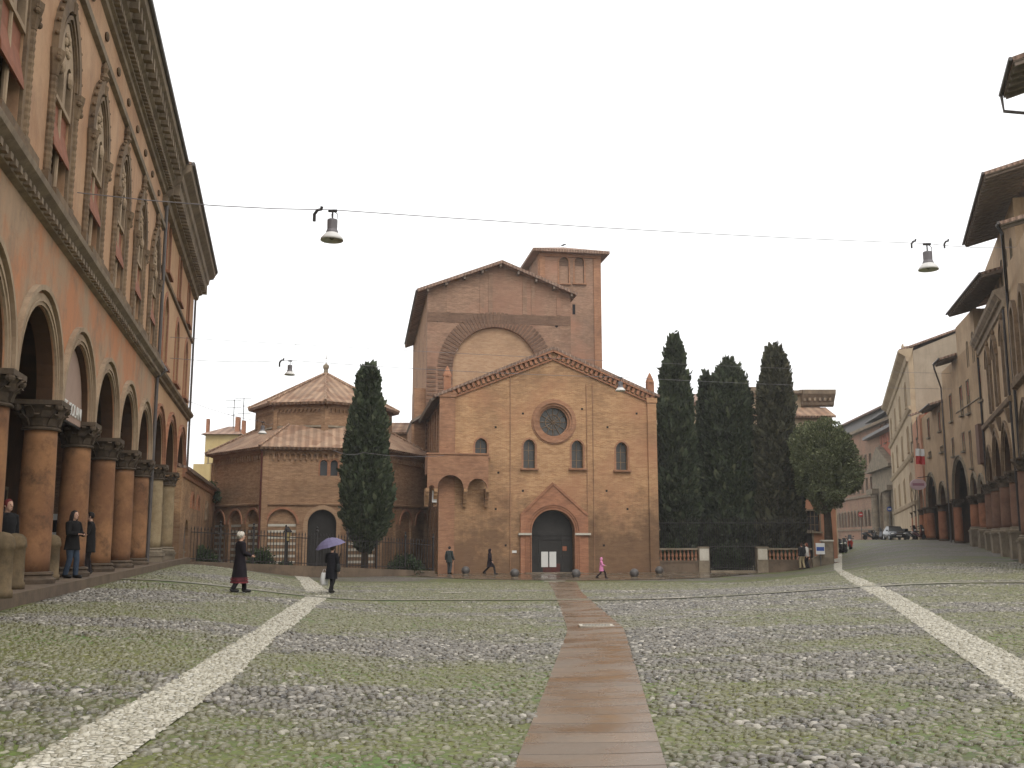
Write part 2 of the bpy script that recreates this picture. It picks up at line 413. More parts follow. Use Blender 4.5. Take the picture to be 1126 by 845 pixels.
def drape(name, L, Rr, mat, off=.012, step=.5, cols=6):
    """sheet between two polylines of world points, laid on the ground"""
    def resample(P, n):
        P = [Vector((p[0], p[1])) for p in P]; d = [0]
        for i in range(1, len(P)): d.append(d[-1]+(P[i]-P[i-1]).length)
        out = []
        for k in range(n+1):
            s = d[-1]*k/n; i = 1
            while i < len(d)-1 and d[i] < s: i += 1
            f = (s-d[i-1])/max(1e-6, d[i]-d[i-1]); out.append(P[i-1].lerp(P[i], f))
        return out
    ln = sum((Vector(L[i][:2])-Vector(L[i-1][:2])).length for i in range(1, len(L)))
    n = max(2, int(ln/step)); A = resample(L, n); B = resample(Rr, n); mb = MB()
    vs = []
    for i in range(n+1):
        for j in range(cols+1):
            p = A[i].lerp(B[i], j/cols); vs.append((p.x, p.y, gz(p.x, p.y)+off))
    mb.add(vs, [(i*(cols+1)+j, i*(cols+1)+j+1, (i+1)*(cols+1)+j+1, (i+1)*(cols+1)+j) for i in range(n) for j in range(cols)])
    o = mb.build(name, mat); struct(o); return o, A, B
def ext(P, Y):   # prolong the near end back to depth Y
    (x0, y0), (x1, y1) = P[0], P[1]; k = (Y-y0)/(y1-y0); return [(x0+(x1-x0)*k, Y)]+P
GG = lambda pts: [G(*p) for p in pts]
bl = ext(GG([(17,845),(91,802),(182,755),(236,721),(280,694.5),(339,655.7)]), 3.); br = ext(GG([(125,845),(196,792),(256.5,748),(297,708),(324,688),(363,655.7)]), 3.)
_, BL_A, BL_B = drape('white_cobble_band', bl, br, M['whiteband'])
_, BL2A, BL2B = drape('white_cobble_band', GG([(337,651.6),(330,640),(320,628)]), GG([(361,651.6),(347,640),(331,628)]), M['whiteband'])
cl = ext(GG([(1126,772.5),(1035,707.4),(966,658),(952,651),(918,627)]), 3.); cr = ext(GG([(1126,728),(1059,694),(994,658),(980,651),(927,627)]), 3.)
_, BR_A, BR_B = drape('white_cobble_band', cl, cr, M['whiteband'])
drape('white_cobble_band', GG([(917,627),(917,612),(920,597)]), GG([(926,627),(926,612),(925,597)]), M['whiteband'])
pl = ext(GG([(565.6,844.7),(623,698),(623.5,691),(609.5,652),(603,640)]), 2.5); pr = ext(GG([(732.7,844.7),(688,698),(686,692),(640,652),(634,640)]), 2.5)
t = NT('wet_granite', .36, .5); o = t.obj()
yy = t.math('MULTIPLY', t.math('ADD', t.n('SeparateXYZ', {0: o}).outputs[1], t.math('MULTIPLY', t.noise(o, .35, 1), .5)), 1/.43)
fr_ = t.math('FRACT', yy); slab_id = t.n('TexWhiteNoise', {'W': t.math('FLOOR', yy)}, noise_dimensions='1D').outputs[0]
seam = t.math('MAXIMUM', t.ramp(fr_, .0, .05, 1., 0.), t.ramp(fr_, .97, 1., 0., 1.))
k = t.mix(slab_id, S(130,108,84), S(106,87,67)); k = t.mix(t.noise(o, 2.2, 6, .7, .4, .7), k, S(106,88,66)); k = t.mix(t.math('MULTIPLY', t.noise(o, 60., 2, .5, .45, .7), .35), k, S(150,130,110))
k = t.mix(t.math('MULTIPLY', seam, .75), k, S(50,40,32))
t.set(t.b.inputs['Roughness'], t.ramp(t.noise(o, 1.1, 4, .6), .35, .65, .14, .42)); t.bump(seam, .5, -.02)
M['granite'] = t.col(k)
_, PA, PB = drape('granite_path', pl, pr, M['granite'], .016, .5, 4)
# gutter of dark flagstones right across the square
t = NT('gutter_flags', .5, .4); o = t.obj()
brk = t.n('TexBrick', {'Vector': o, 'Color1': S(146,136,112), 'Color2': S(130,122,98), 'Mortar': S(112,108,80), 'Scale': 1., 'Mortar Size': .02, 'Brick Width': 1.1, 'Row Height': .42, 'Bias': 0.})
M['gutter'] = t.col(t.mix(t.noise(o, 1.6, 5, .7, .42, .66), brk.outputs[0], S(104,104,70)))
drape('flagstone_gutter', [(-12.1,30.4),(-5,31.0),(5,31.6),(18.2,32.4)], [(-12.3,31.25),(-5,31.85),(5,32.4),(18.4,33.2)], M['gutter'], .02, .6, 2)
# wet flagstone pavement before the church
t = NT('wet_flagstones', .2, .5); o = t.obj()
brk = t.n('TexBrick', {'Vector': o, 'Color1': S(122,106,88), 'Color2': S(104,90,74), 'Mortar': S(58,52,44), 'Scale': 1., 'Mortar Size': .015, 'Brick Width': 1.3, 'Row Height': .8, 'Bias': 0.})
t.set(t.b.inputs['Roughness'], t.ramp(t.noise(o, .5, 4, .6), .35, .65, .08, .4))
M['wet'] = t.col(t.mix(t.noise(o, .9, 5, .7, .42, .68), brk.outputs[0], S(78,72,60)))
drape('wet_pavement', GG([(372,629.5),(430,633),(520,637.5),(620,639),(720,638),(780,636),(860,628),(912,619)]), [(-13.,61.5),(-9.5,62.),(-4.6,70),(2,71),(11,72.5),(13,72.),(18,71.),(22.3,69.)], M['wet'], .024, .8, 14)
t = NT('pale_road', .7, .3); o = t.obj()
M['road'] = t.col(t.mix(t.noise(o, .8, 5, .7, .4, .65), S(176,168,156), S(156,148,138)))
drape('far_road', [(30,113),(75,113)], [(30,150),(80,150)], M['road'], .03, 4, 4)
for q in (((598,640.2),(622,639.8)), ((668,651.2),(700,650.6)), ((484,653),(512,652.6)), ((720,659.4),(763,657.8))):
    (xa, ya), (xb, yb) = G(*q[0]), G(*q[1])
    drape('white_stone_inlay', [(xa, ya), (xb, yb)], [(xa, ya+.55), (xb, yb+.55)], M['white_stone'], .03, .5, 2)

# ---- rounded river cobbles, each a real stone, over the near part of the square
def inpoly(px, py, poly):
    r = np.zeros(px.shape, bool); n = len(poly); j = n-1
    for i in range(n):
        xi, yi = poly[i][0], poly[i][1]; xj, yj = poly[j][0], poly[j][1]
        c = ((yi > py) != (yj > py)) & (px < (xj-xi)*(py-yi)/((yj-yi) if yj != yi else 1e-9)+xi); r ^= c; j = i
    return r
def poly_mesh(name, V, Q, mat, attrs=(), smooth=True):
    me = bpy.data.meshes.new(name); me.vertices.add(len(V)); me.vertices.foreach_set('co', np.ascontiguousarray(V, np.float32).ravel())
    k = Q.shape[1]; me.loops.add(Q.size); me.loops.foreach_set('vertex_index', np.ascontiguousarray(Q, np.int32).ravel())
    me.polygons.add(len(Q)); me.polygons.foreach_set('loop_start', np.arange(0, Q.size, k, dtype=np.int32)); me.polygons.foreach_set('loop_total', np.full(len(Q), k, np.int32))
    me.update(calc_edges=True)
    if smooth: me.polygons.foreach_set('use_smooth', [True]*len(Q))
    for n, dom, arr in attrs:
        at_ = me.attributes.new(n, 'FLOAT', dom); at_.data.foreach_set('value', np.ascontiguousarray(arr, np.float32))
    me.materials.append(mat); return me
t = NT('river_cobble', .5, .4); o = t.obj()
r = t.n('Attribute', attribute_name='rnd').outputs['Fac']; wv = t.n('Attribute', attribute_name='white').outputs['Fac']; m = t.n('Attribute', attribute_name='moss').outputs['Fac']
c = t.mix(t.ramp(r, 0., .35), S(72,68,63), S(138,131,118)); c = t.mix(t.ramp(r, .35, .7), c, S(106,100,90)); c = t.mix(t.ramp(r, .82, 1.), c, S(190,182,168))
c = t.mix(t.math('MULTIPLY', t.ramp(t.math('ADD', m, t.math('MULTIPLY', t.noise(o, 9., 4, .7), .6)), .75, 1.25), .6), c, S(110,110,54))
wc = t.mix(r, S(150,142,120), S(202,195,176)); c = t.mix(wv, c, wc)
c = t.mix(t.math('MULTIPLY', t.noise(o, 40., 3, .7, .45, .7), .3), c, S(84,76,66))
t.set(t.b.inputs['Roughness'], t.ramp(r, 0., 1., .2, .48)); M['pebble'] = t.col(c)
def pebbles(Y0, Y1, SEG, rings, size, name, label):
    pts = []; y = Y0; row = 0
    while y < Y1:
        dy = .78*size+.0007*y; hw = .53*y+.6; n = int(2*hw/(size+.0012*y))
        xs = np.linspace(-hw, hw, n)+(row % 2)*size*.5; pts.append(np.stack([xs+RNG.normal(0, .17*size, n), np.full(n, y)+RNG.normal(0, .17*size, n)], 1)); y += dy; row += 1
    P = np.concatenate(pts); X, Y = P[:, 0], P[:, 1]
    pathp = [(p.x, p.y) for p in PA]+[(p.x, p.y) for p in reversed(PB)]
    gut = (Y > 30.9+.066*(X-5)*1.0-.35) & (Y < 30.9+.066*(X-5)+1.6)
    keep = ~inpoly(X, Y, pathp) & (X > -5.2-.235*Y+.75) & (X < 7.2+.365*Y) & (RNG.random(len(X)) > .14) & ~gut
    P = P[keep]; X, Y = P[:, 0], P[:, 1]
    wh = np.zeros(len(X), bool)
    for A, B in ((BL_A, BL_B), (BR_A, BR_B), (BL2A, BL2B)): wh |= inpoly(X, Y, [(p.x, p.y) for p in A]+[(p.x, p.y) for p in reversed(B)])
    mo = np.array([moss(a, b) for a, b in P]); Z = np.array([gz(a, b) for a, b in P])
    n = len(P); ang = RNG.normal(.1, .55, n); ra = .47*(size+.0012*Y)*RNG.uniform(.62, 1.35, n); rb = ra*RNG.uniform(.48, .85, n); h = .31*size*RNG.uniform(.5, 1.3, n)
    ra = np.where(wh, ra*RNG.uniform(.6, .95, n), ra)
    sink = np.where(wh, 0., np.clip(mo-.34, 0, 1)*.4*size)*RNG.uniform(.3, 1.3, n)
    vs = []; NR = len(rings)
    for r, hz in rings:
        for s in range(SEG):
            a = 2*math.pi*s/SEG; jx = RNG.uniform(.88, 1.1, n)
            lx = ra*r*math.cos(a)*jx; ly = rb*r*math.sin(a)*jx
            vs.append(np.stack([X+lx*np.cos(ang)-ly*np.sin(ang), Y+lx*np.sin(ang)+ly*np.cos(ang), Z+.008+h*hz-sink], 1))
    vs.append(np.stack([X, Y, Z+.008+h-sink], 1)); k = len(vs); V = np.stack(vs, 1).reshape(-1, 3)
    q = []
    for r in range(NR-1):
        for s in range(SEG):
            s2 = (s+1) % SEG; q.append((r*SEG+s, r*SEG+s2, (r+1)*SEG+s2)); q.append((r*SEG+s, (r+1)*SEG+s2, (r+1)*SEG+s))
    for s in range(SEG): q.append(((NR-1)*SEG+s, (NR-1)*SEG+(s+1) % SEG, NR*SEG))
    q = np.array(q); Q = (q[None]+(np.arange(n)*k)[:, None, None]).reshape(-1, 3)
    rp = lambda a_: np.repeat(a_, k)
    me = poly_mesh(name, V, Q, M['pebble'], (('rnd', 'POINT', rp(RNG.random(n))), ('white', 'POINT', rp(wh*1.)), ('moss', 'POINT', rp(np.where(wh, 0, mo)))))
    o = link(name, me); tag(o, label, 'cobbles', kind='stuff')
pebbles(6.2, 24.4, 8, [(1.0, -.25), (.93, .3), (.66, .78)], .072, 'cobblestones', 'grey river cobbles bedded in moss in the near half of the square')
pebbles(24.4, 53., 6, [(1.0, -.2), (.75, .7)], .105, 'cobblestones', 'grey river cobbles bedded in moss in the far half of the square')
# ------------------------------------------------------------------ building kit
def arc_pts(cx, r, zs, kind='round', n=14):
    """arch curve from left springing to right springing"""
    if kind == 'round': return [(cx-r*math.cos(math.pi*i/n), zs+r*math.sin(math.pi*i/n)) for i in range(n+1)]
    k = 1.25 if kind == 'pointed' else 1.55; Rr = k*r; c1 = cx-r+Rr; am = math.acos((Rr-r)/Rr); h = n//2
    lft = [(c1-Rr*math.cos(am*i/h), zs+Rr*math.sin(am*i/h)) for i in range(h+1)]
    return lft+[(2*cx-p[0], p[1]) for p in reversed(lft[:-1])]
def rise(w, kind):
    if kind == 'rect': return 0
    if kind == 'round': return w/2
    k = 1.25 if kind == 'pointed' else 1.55
    return math.sqrt((k*w/2)**2-((k-1)*w/2)**2)
def outline(cx, z0, w, h, kind, n=14):
    if kind == 'rect': return [(cx-w/2, z0), (cx-w/2, z0+h), (cx+w/2, z0+h), (cx+w/2, z0)]
    return [(cx-w/2, z0)]+arc_pts(cx, w/2, z0+h-rise(w, kind), kind, n)+[(cx+w/2, z0)]
def wall(fr, name, x0, x1, z0, z1, mat, holes=(), arches=(), th=.5, y0=0., top=None, parent=None):
    """front wall with window holes; arches = (cx, r, zs, kind) cut up from its lower edge"""
    pts = [(x0, z0)]
    for cx, r, zs, kd in arches:
        a = arc_pts(cx, r, zs, kd)
        pts += ([(cx-r, z0)] if zs > z0+.02 else [])+a+([(cx+r, z0)] if zs > z0+.02 else [])
    pts += [(x1, z0)]+([(x1, z1), (x0, z1)] if top is None else top)
    return fr.p(MB().prism(pts, y0, y0+th, holes), name, mat)
_cache = {}
def cached(key, fn):
    if key not in _cache: _cache[key] = fn()
    return _cache[key]
def window(fr, cx, z0, w, h, kind='rect', trim='stone', pane='glass', sill=True, shut=None, deep=.25, fw=.12, y=0., bars=0, proud=.05, parent=None):
    """frame > pane, sill, shutter; the mesh data is shared between equal windows"""
    key = (round(w, 2), round(h, 2), kind, trim, deep, fw, proud)
    def fm():
        a = outline(0, 0, w, h, kind); b = outline(0, -0., w+2*fw, h+fw, kind)
        if kind == 'rect': b = [(-w/2-fw, 0), (-w/2-fw, h+fw), (w/2+fw, h+fw), (w/2+fw, 0)]
        return MB().strip(a, b, -proud, .03).mesh('window_frame', M[trim])
    o = link('window', cached(('f',)+key, fm), parent or fr.root, (cx, y, z0))
    def pm():
        mb = MB(); a = outline(0, .0, w-.004, h-.004, kind); mb.prism(a, deep-.03, deep); 
        return mb.mesh('pane', M[pane])
    link('pane', cached(('p', pane)+key, pm), o)
    if bars:
        def bm_():
            mb = MB()
            for i in range(1, bars): 
                x = -w/2+w*i/bars; mb.box(x-.025, x+.025, deep-.07, deep-.035, .01, h-rise(w, kind)*(.3 if bars > 1 else 0)-.02)
            zz = .55
            while zz < h-.2: mb.box(-w/2+.01, w/2-.01, deep-.065, deep-.04, zz-.02, zz+.02); zz += .7
            return mb.mesh('glazing_bars', M['trim'])
        link('glazing_bars', cached(('b', bars)+key, bm_), o)
    if sill:
        link('sill', cached(('s',)+key, lambda: MB().box(-w/2-fw-.08, w/2+fw+.08, -.2, .04, -.14, -.005).mesh('sill', M[trim])), o)
    if shut:
        def sh():
            mb = MB()
            if shut[1] == 'blind':      # a roller blind hung out from the upper part of the opening
                mb.profx([(.05, h*.98), (-.5, h*.6), (-.52, h*.6), (.0, h*1.0)], -w/2+.02, w/2-.02)
            elif shut[1] == 'closed':
                for s in (-1, 1):
                    xa, xb = sorted((s*.01, s*(w/2-.01))); mb.box(xa, xb, .06, .1, .02, h-.02)
                    zz = .1
                    while zz < h-.12: mb.box(xa+.05, xb-.05, .035, .075, zz, zz+.05); zz += .11
            elif shut[1] == 'half':
                mb.box(-w/2+.01, w/2-.01, .05, .1, h*.55, h-.02)
                zz = h*.56
                while zz < h-.1: mb.box(-w/2+.03, w/2-.03, .03, .07, zz, zz+.05); zz += .11
            else:
                for s in (-1, 1):
                    xa, xb = sorted((s*(w/2+.02), s*(w+.0))); mb.box(xa, xb, -.09, -.04, .0, h)
                    zz = .08
                    while zz < h-.1: mb.box(xa+.04, xb-.04, -.11, -.07, zz, zz+.05); zz += .11
            return mb.mesh('shutter', M[shut[0]])
        link('shutter', cached(('h', shut)+key, sh), o)
    return o
def column(fr, cx, cy, z0, z1, r, mat, capmat='capstone', fancy=True, ped=0., capscale=1.):
    """shaft with base and leafy capital below an abacus"""
    key = (round(z1-z0, 2), r, mat, ped)
    H_ = z1-z0; ch = min(.62, .17*H_)*capscale; bh = .26
    def shaft():
        n = 10; prof = [(r*(1+.03*math.sin(i/n*math.pi)-.07*i/n), ped+bh+(H_-ped-bh-ch)*i/n) for i in range(n+1)]
        return MB().lathe(prof, n=20).mesh('column_shaft', M[mat], True)
    def base():
        mb = MB()
        if ped: mb.box(-r*1.3, r*1.3, -r*1.3, r*1.3, 0, ped-.1); mb.box(-r*1.42, r*1.42, -r*1.42, r*1.42, ped-.1, ped)
        return mb.lathe([(r*1.36, ped), (r*1.4, ped+.09), (r*1.22, ped+.13), (r*1.16, ped+.17), (r*1.26, ped+.2), (r*1.22, ped+.24), (r*1.04, ped+bh)], n=20).mesh('base', M['stone' if ped else capmat], False)
    def cap():
        mb = MB(); zc = H_-ch
        mb.lathe([(r*1.1, zc-.03), (r*1.14, zc), (r*.96, zc+.05), (r*.98, zc+ch*.45), (r*1.12, zc+ch*.7), (r*1.3, zc+ch*.82)], n=16)
        if fancy:
            for row, (z_, o_, hh) in enumerate(((zc+.06, 1.02, ch*.42), (zc+ch*.4, 1.1, ch*.4))):
                for k in range(8):
                    a = 2*math.pi*(k+.5*row)/8; ca, sa = math.cos(a), math.sin(a); w_ = r*.3
                    ring = []
                    for u, (rr, zz) in enumerate(((o_*r, z_), (o_*r+.05, z_+hh*.6), (o_*r+.16, z_+hh), (o_*r+.19, z_+hh*.86))):
                        ww = w_*(1-.2*u); ring.append([(ca*rr-sa*ww, sa*rr+ca*ww, zz), (ca*rr+sa*ww, sa*rr-ca*ww, zz), (ca*(rr-.06)+sa*ww*.8, sa*(rr-.06)-ca*ww*.8, zz), (ca*(rr-.06)-sa*ww*.8, sa*(rr-.06)+ca*ww*.8, zz)])
                    mb.loft(ring)
            for k in range(4):
                a = math.pi/4+k*math.pi/2; mb.ell((math.cos(a)*r*1.62, math.sin(a)*r*1.62, zc+ch*.74), .09, 8, 6)
        q = r*1.34; mb.box(-q, q, -q, q, zc+ch*.83, H_)
        return mb.mesh('capital', M[capmat])
    o = link('column', cached(('cs',)+key, shaft), fr.root, (cx, cy, z0))
    link('base', cached(('cb',)+key, base), o); link('capital', cached(('cc', capmat, fancy)+key, cap), o)
    return o
def archivolt(fr, cx, r, zs, kind, mat='trim', wd=.3, proud=.06, hood=True, y=0.):
    def f():
        mb = MB(); mb.strip(arc_pts(0, r+.012, 0, kind, 20), arc_pts(0, r+wd, 0, kind, 20), -proud, .02)
        if hood: mb.strip(arc_pts(0, r+wd+.06, 0, kind, 20), arc_pts(0, r+wd+.17, 0, kind, 20), -proud-.07, .02)
        mb.strip(arc_pts(0, r+.09, 0, kind, 20), arc_pts(0, r+.14, 0, kind, 20), -proud-.03, -proud+.01)
        return mb.mesh('archivolt', M[mat])
    return link('archivolt', cached(('av', round(r, 2), kind, mat, wd, proud, hood), f), fr.root, (cx, y, zs))
def shade_lining(fr, cx, r, zs, kind, y0, y1):  # thin added strip under the arch; its dark colour paints the soffit's shade
    def f(): return MB().strip(arc_pts(0, r-.03, 0, kind, 20), arc_pts(0, r-.003, 0, kind, 20), y0, y1).mesh('shade_lining', M['inner'])
    return link('shade_lining', cached(('in', round(r, 2), kind, y0, y1), f), fr.root, (cx, 0, zs))
def dentils(mb, x0, x1, step, w_, y0, y1, z0, z1):
    x = x0
    while x < x1: mb.box(x, x+w_, y0, y1, z0, z1); x += step
def eave(fr, x0, x1, ztop, over, depth, slope, name='roof', mat='tiles2', th=.16, rafters=True, wood='eave', y0=0.):
    """pitched roof sheet with projecting rafters and gutter along the front"""
    zf = ztop-slope*over*0+.0
    mb = MB().slab([(x0, y0-over, ztop), (x1, y0-over, ztop), (x1, y0+depth, ztop+slope*(depth+over)), (x0, y0+depth, ztop+slope*(depth+over))], th)
    ro = fr.p(mb, name, M[mat])
    if rafters:
        mb = MB(); x = x0+.15
        while x < x1-.1:
            mb.slab([(x, y0-over+.06, ztop-th*1.15+slope*.06), (x+.12, y0-over+.06, ztop-th*1.15+slope*.06), (x+.12, y0+.3, ztop-th*1.15+slope*(over+.3)), (x, y0+.3, ztop-th*1.15+slope*(over+.3))], .16); x += .55
        mb.slab([(x0+.02, y0-over+.03, ztop-th-.01), (x1-.02, y0-over+.03, ztop-th-.01), (x1-.02, y0+.2, ztop-th-.01+slope*(over+.17)), (x0+.02, y0+.2, ztop-th-.01+slope*(over+.17))], .03)
        mb.build('rafters', M[wood], ro)
    g = MB().tube([(x0, y0-over-.06, ztop-.06), (x1, y0-over-.06, ztop-.06)], .075, 8); g.build('gutter', M['zinc'], ro)
    return ro
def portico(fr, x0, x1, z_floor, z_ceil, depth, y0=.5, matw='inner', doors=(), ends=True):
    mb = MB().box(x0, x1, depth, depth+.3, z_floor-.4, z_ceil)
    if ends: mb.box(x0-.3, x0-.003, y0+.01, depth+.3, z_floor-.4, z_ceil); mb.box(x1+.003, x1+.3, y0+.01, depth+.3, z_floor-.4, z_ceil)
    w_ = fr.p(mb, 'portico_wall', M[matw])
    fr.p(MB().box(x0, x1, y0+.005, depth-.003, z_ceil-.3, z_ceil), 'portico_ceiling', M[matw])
    for cx, dw, dh in doors:
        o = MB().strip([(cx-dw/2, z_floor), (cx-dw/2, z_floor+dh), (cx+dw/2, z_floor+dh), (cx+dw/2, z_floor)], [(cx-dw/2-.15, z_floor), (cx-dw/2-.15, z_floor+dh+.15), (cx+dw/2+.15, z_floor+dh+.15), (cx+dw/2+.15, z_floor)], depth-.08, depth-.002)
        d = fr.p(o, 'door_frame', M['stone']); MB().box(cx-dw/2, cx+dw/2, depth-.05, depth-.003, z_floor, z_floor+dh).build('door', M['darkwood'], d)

# ------------------------------------------------------------------ LEFT: two ochre palaces over one arcade
LW = lambda Y: (-5-.235*Y, Y)
def leftframe(name, label, cat, Y0): 
    x, y = LW(Y0); return Fr(name, label, cat, x, y, math.atan2(1, -.235))
Lf = leftframe('arcaded_palace', 'ochre palace with terracotta pointed windows above a tall round-arched arcade', 'palace', 20)
FL = .66
L0, L1x, L2x = -14., 20.05, 36.3
AR = [(2.45+4.28*i-2.14, 1.72) for i in range(-3, 5)]
cols_x = [2.45+4.28*i for i in range(-4, 5)]
ZS = 4.66
wall(Lf, 'arcade_wall', L0, L1x, ZS, 8.15, M['orange'], arches=[(c, r, ZS, 'round') for c, r in AR], th=.34)
WX = [.8+4.25*i for i in range(-3, 5)]
wall(Lf, 'upper_wall', L0, L1x, 8.15, 15.7, M['ochre'], holes=[outline(c, 8.72, 1.7, 4.25, 'lancet') for c in WX], th=.55, y0=.02)
Lf.p(MB().box(L0, L1x, .58, 11, 7.0, 16.4), 'rear_body', M['ochre'])
portico(Lf, L0, L1x, FL, 6.95, 6.2, .345, doors=[(c, 1.7, 3.2) for c, r in AR[2::2]], ends=False)
for c in cols_x: column(Lf, c, .3, FL, ZS, .37, 'colstone')
for c, r in AR: shade_lining(Lf, c, r, ZS, 'round', .03, .36)
for c, r in AR: archivolt(Lf, c, r, ZS, 'round', 'palebrick', .26, .05)
# string course and cornice
mb = MB().profx([(0,8.0),(-.12,8.05),(-.16,8.2),(-.34,8.34),(-.36,8.46),(-.3,8.5),(0,8.56)], L0, L1x); dentils(mb, L0, L1x, .34, .17, -.24, -.11, 8.08, 8.2)
Lf.p(mb, 'string_course', M['cornice'])
mb = MB().profx([(0.02,14.1),(-.1,14.14),(-.12,14.3),(-.06,14.38),(0.02,14.42)], L0, L1x); Lf.p(mb, 'upper_moulding', M['cornice'])
mb = MB().profx([(0.02,15.45),(-.1,15.5),(-.12,15.62),(-.2,15.66),(-.2,15.95),(-.42,16.15),(-.46,16.4),(-.78,16.62),(-.82,16.85),(0.5,16.95)], L0, L1x)
dentils(mb, L0, L1x, .3, .17, -.36, -.19, 15.74, 15.94); dentils(mb, L0, L1x, .62, .26, -.68, -.4, 16.18, 16.56)
co = Lf.p(mb, 'cornice', M['cornice'])
MB().tube([(L0,-.86,16.9),(L1x,-.86,16.9)], .08, 8).build('gutter', M['zinc'], co)
vme = MB().ell((0, 0, 0), (.16, .06, .13), 8, 6).mesh('frieze_vent', M['trim'])
for i in range(-6, 12):
    x = 3.2+2.1*i
    if L0 < x < L1x-.5: link('frieze_vent', vme, Lf.root, (x, -.02, 14.98))
Lf.p(MB().slab([(L0,-.8,16.98),(L1x,-.8,16.98),(L1x,9,19.2),(L0,9,19.2)], .12), 'roof', M['tiles2'])
# pointed terracotta windows: frame with colonnettes and finial > tracery, pane, blind, sill
def gothic():
    w_, h_ = 1.7, 4.25; zs = h_-rise(w_, 'lancet'); f = MB()
    f.strip(outline(0, 0, w_+.02, h_+.01, 'lancet'), outline(0, 0, w_+.36, h_+.2, 'lancet'), -.05, .05)
    f.strip(arc_pts(0, w_/2+.2, zs, 'lancet'), arc_pts(0, w_/2+.44, zs, 'lancet'), -.12, .03)
    f.strip(arc_pts(0, w_/2+.06, zs, 'lancet'), arc_pts(0, w_/2+.13, zs, 'lancet'), -.1, -.04)
    for s in (-1, 1):
        x = s*(w_/2+.3); f.box(x-.17, x+.17, -.12, .03, 0, .35); 
        for k in range(14):      # twisted colonnette
            f.lathe([(.085, .35+(zs-.9)*k/14), (.1, .35+(zs-.9)*(k+.5)/14), (.085, .35+(zs-.9)*(k+1)/14)], x, -.03, 8)
        f.lathe([(.1, zs-.55), (.15, zs-.3), (.2, zs-.12), (.21, zs+.0)], x, -.03, 8)
        for k in range(5): f.ell((x+.12*math.cos(k*1.3), -.13, zs-.38+.09*k), (.09, .07, .07), 8, 5)
        for k in range(1, 7):    # crockets up the arch
            p = arc_pts(0, w_/2+.46, zs, 'lancet', 14)[k]; f.ell((-s*p[0], -.08, p[1]+.02), (.05, .06, .05), 6, 5)
    zt = h_+.36
    f.lathe([(.1, zt-.15), (.13, zt+.1), (.06, zt+.2), (.15, zt+.34), (.07, zt+.48), (.11, zt+.6), (.02, zt+.82)], 0, -.06, 8)
    t_ = MB(); zb = h_*.52; rr = w_/2-.02
    big = [(-rr, zb)]+arc_pts(0, rr, zs, 'lancet')+[(rr, zb)]
    hl = [outline(s*.41, zb+.1, .58, 1.05, 'pointed', 10) for s in (-1, 1)]
    circ = [(.3*math.cos(2*math.pi*k/16), zb+1.5+.3*math.sin(2*math.pi*k/16)) for k in range(16)]
    t_.prism(big, -.02, .12, hl+[circ])
    for k in range(6): t_.ell((.2*math.cos(k*math.pi/3), -.02, zb+1.5+.2*math.sin(k*math.pi/3)), (.1, .06, .1), 8, 5)
    for s in (-1, 1):
        t_.ell((s*.41, -.03, zb+.85), (.16, .08, .2), 8, 6)
    t_.lathe([(.05, 0.02), (.06, zb*.5), (.05, zb)], 0, .05, 8)
    p_ = MB().prism(outline(0, 0, w_-.01, h_-.01, 'lancet'), .3, .34)
    b_ = MB().profx([(.2, zb+.02), (-.03, zb-1.1), (-.07, zb-1.1), (-.06, zb-.95), (.16, zb+.06)], -w_/2+.05, w_/2-.05)
    b_.box(-w_/2+.04, w_/2-.04, .06, .12, zb-.9, zb)
    s_ = MB().box(-w_/2-.5, w_/2+.5, -.3, .04, -.2, -.005)
    return (f.mesh('window_frame', M['trim']), t_.mesh('tracery', M['palebrick']), p_.mesh('pane', M['glass']), b_.mesh('blind', M['awning']), s_.mesh('sill', M['trim']))
gth = gothic()
for c in WX:
    o = link('window', gth[0], Lf.root, (c, 0, 8.72))
    for n_, me in zip(('tracery', 'pane', 'blind', 'sill'), gth[1:]): link(n_, me, o)
Lf.p(MB().tube([(L1x-.12,-.1,FL),(L1x-.12,-.1,8.0),(L1x-.12,-.42,8.3),(L1x-.12,-.12,8.8),(L1x-.12,-.1,15.4)], .07, 8), 'drainpipe', M['zinc'])

L2 = leftframe('arcaded_house', 'paler ochre house with three wide arches at the far end of the palace arcade', 'house', 20)
AR2 = [(22.45, 1.95), (27.45, 2.2), (32.75, 2.2)]
wall(L2, 'arcade_wall', L1x+.01, L2x, ZS, 8.2, M['ochre2'], arches=[(c, r, ZS+.2, 'round') for c, r in AR2], th=.34, y0=.04)
UW = [(22.95, 9.0, 1.45, 3.05), (28.1, 9.0, 1.45, 3.05), (33.1, 9.0, 1.45, 3.05)]; UW2 = [(22.6, 12.95, 1.2, 2.3), (27.9, 12.95, 1.2, 2.3), (33., 12.95, 1.2, 2.3)]
wall(L2, 'upper_wall', L1x+.01, L2x, 8.2, 15.7, M['ochre2'], holes=[outline(a_, b_, c_, d_, 'pointed') for a_, b_, c_, d_ in UW+UW2], th=.55, y0=.04)
L2.p(MB().box(L1x+.02, L2x, .61, 11, 7.4, 16.3), 'rear_body', M['ochre2'])
portico(L2, L1x+.02, L2x, FL, 7.38, 6.2, .385, doors=[(23.5, 1.6, 3.), (31., 1.6, 3.)], ends=False)
for c in (24.85, 30.1, 35.4): column(L2, c, .32, FL, ZS+.2, .37, 'colgrey', ped=.35)
for c, r in AR2: shade_lining(L2, c, r, ZS+.2, 'round', .07, .4)
for c, r in AR2: archivolt(L2, c, r, ZS+.2, 'round', 'redbrick', .3, .05, y=.04)
mb = MB().profx([(0.04,8.1),(-.08,8.14),(-.1,8.25),(-.24,8.36),(-.26,8.48),(0.04,8.54)], L1x+.01, L2x); L2.p(mb, 'string_course', M['trim'])
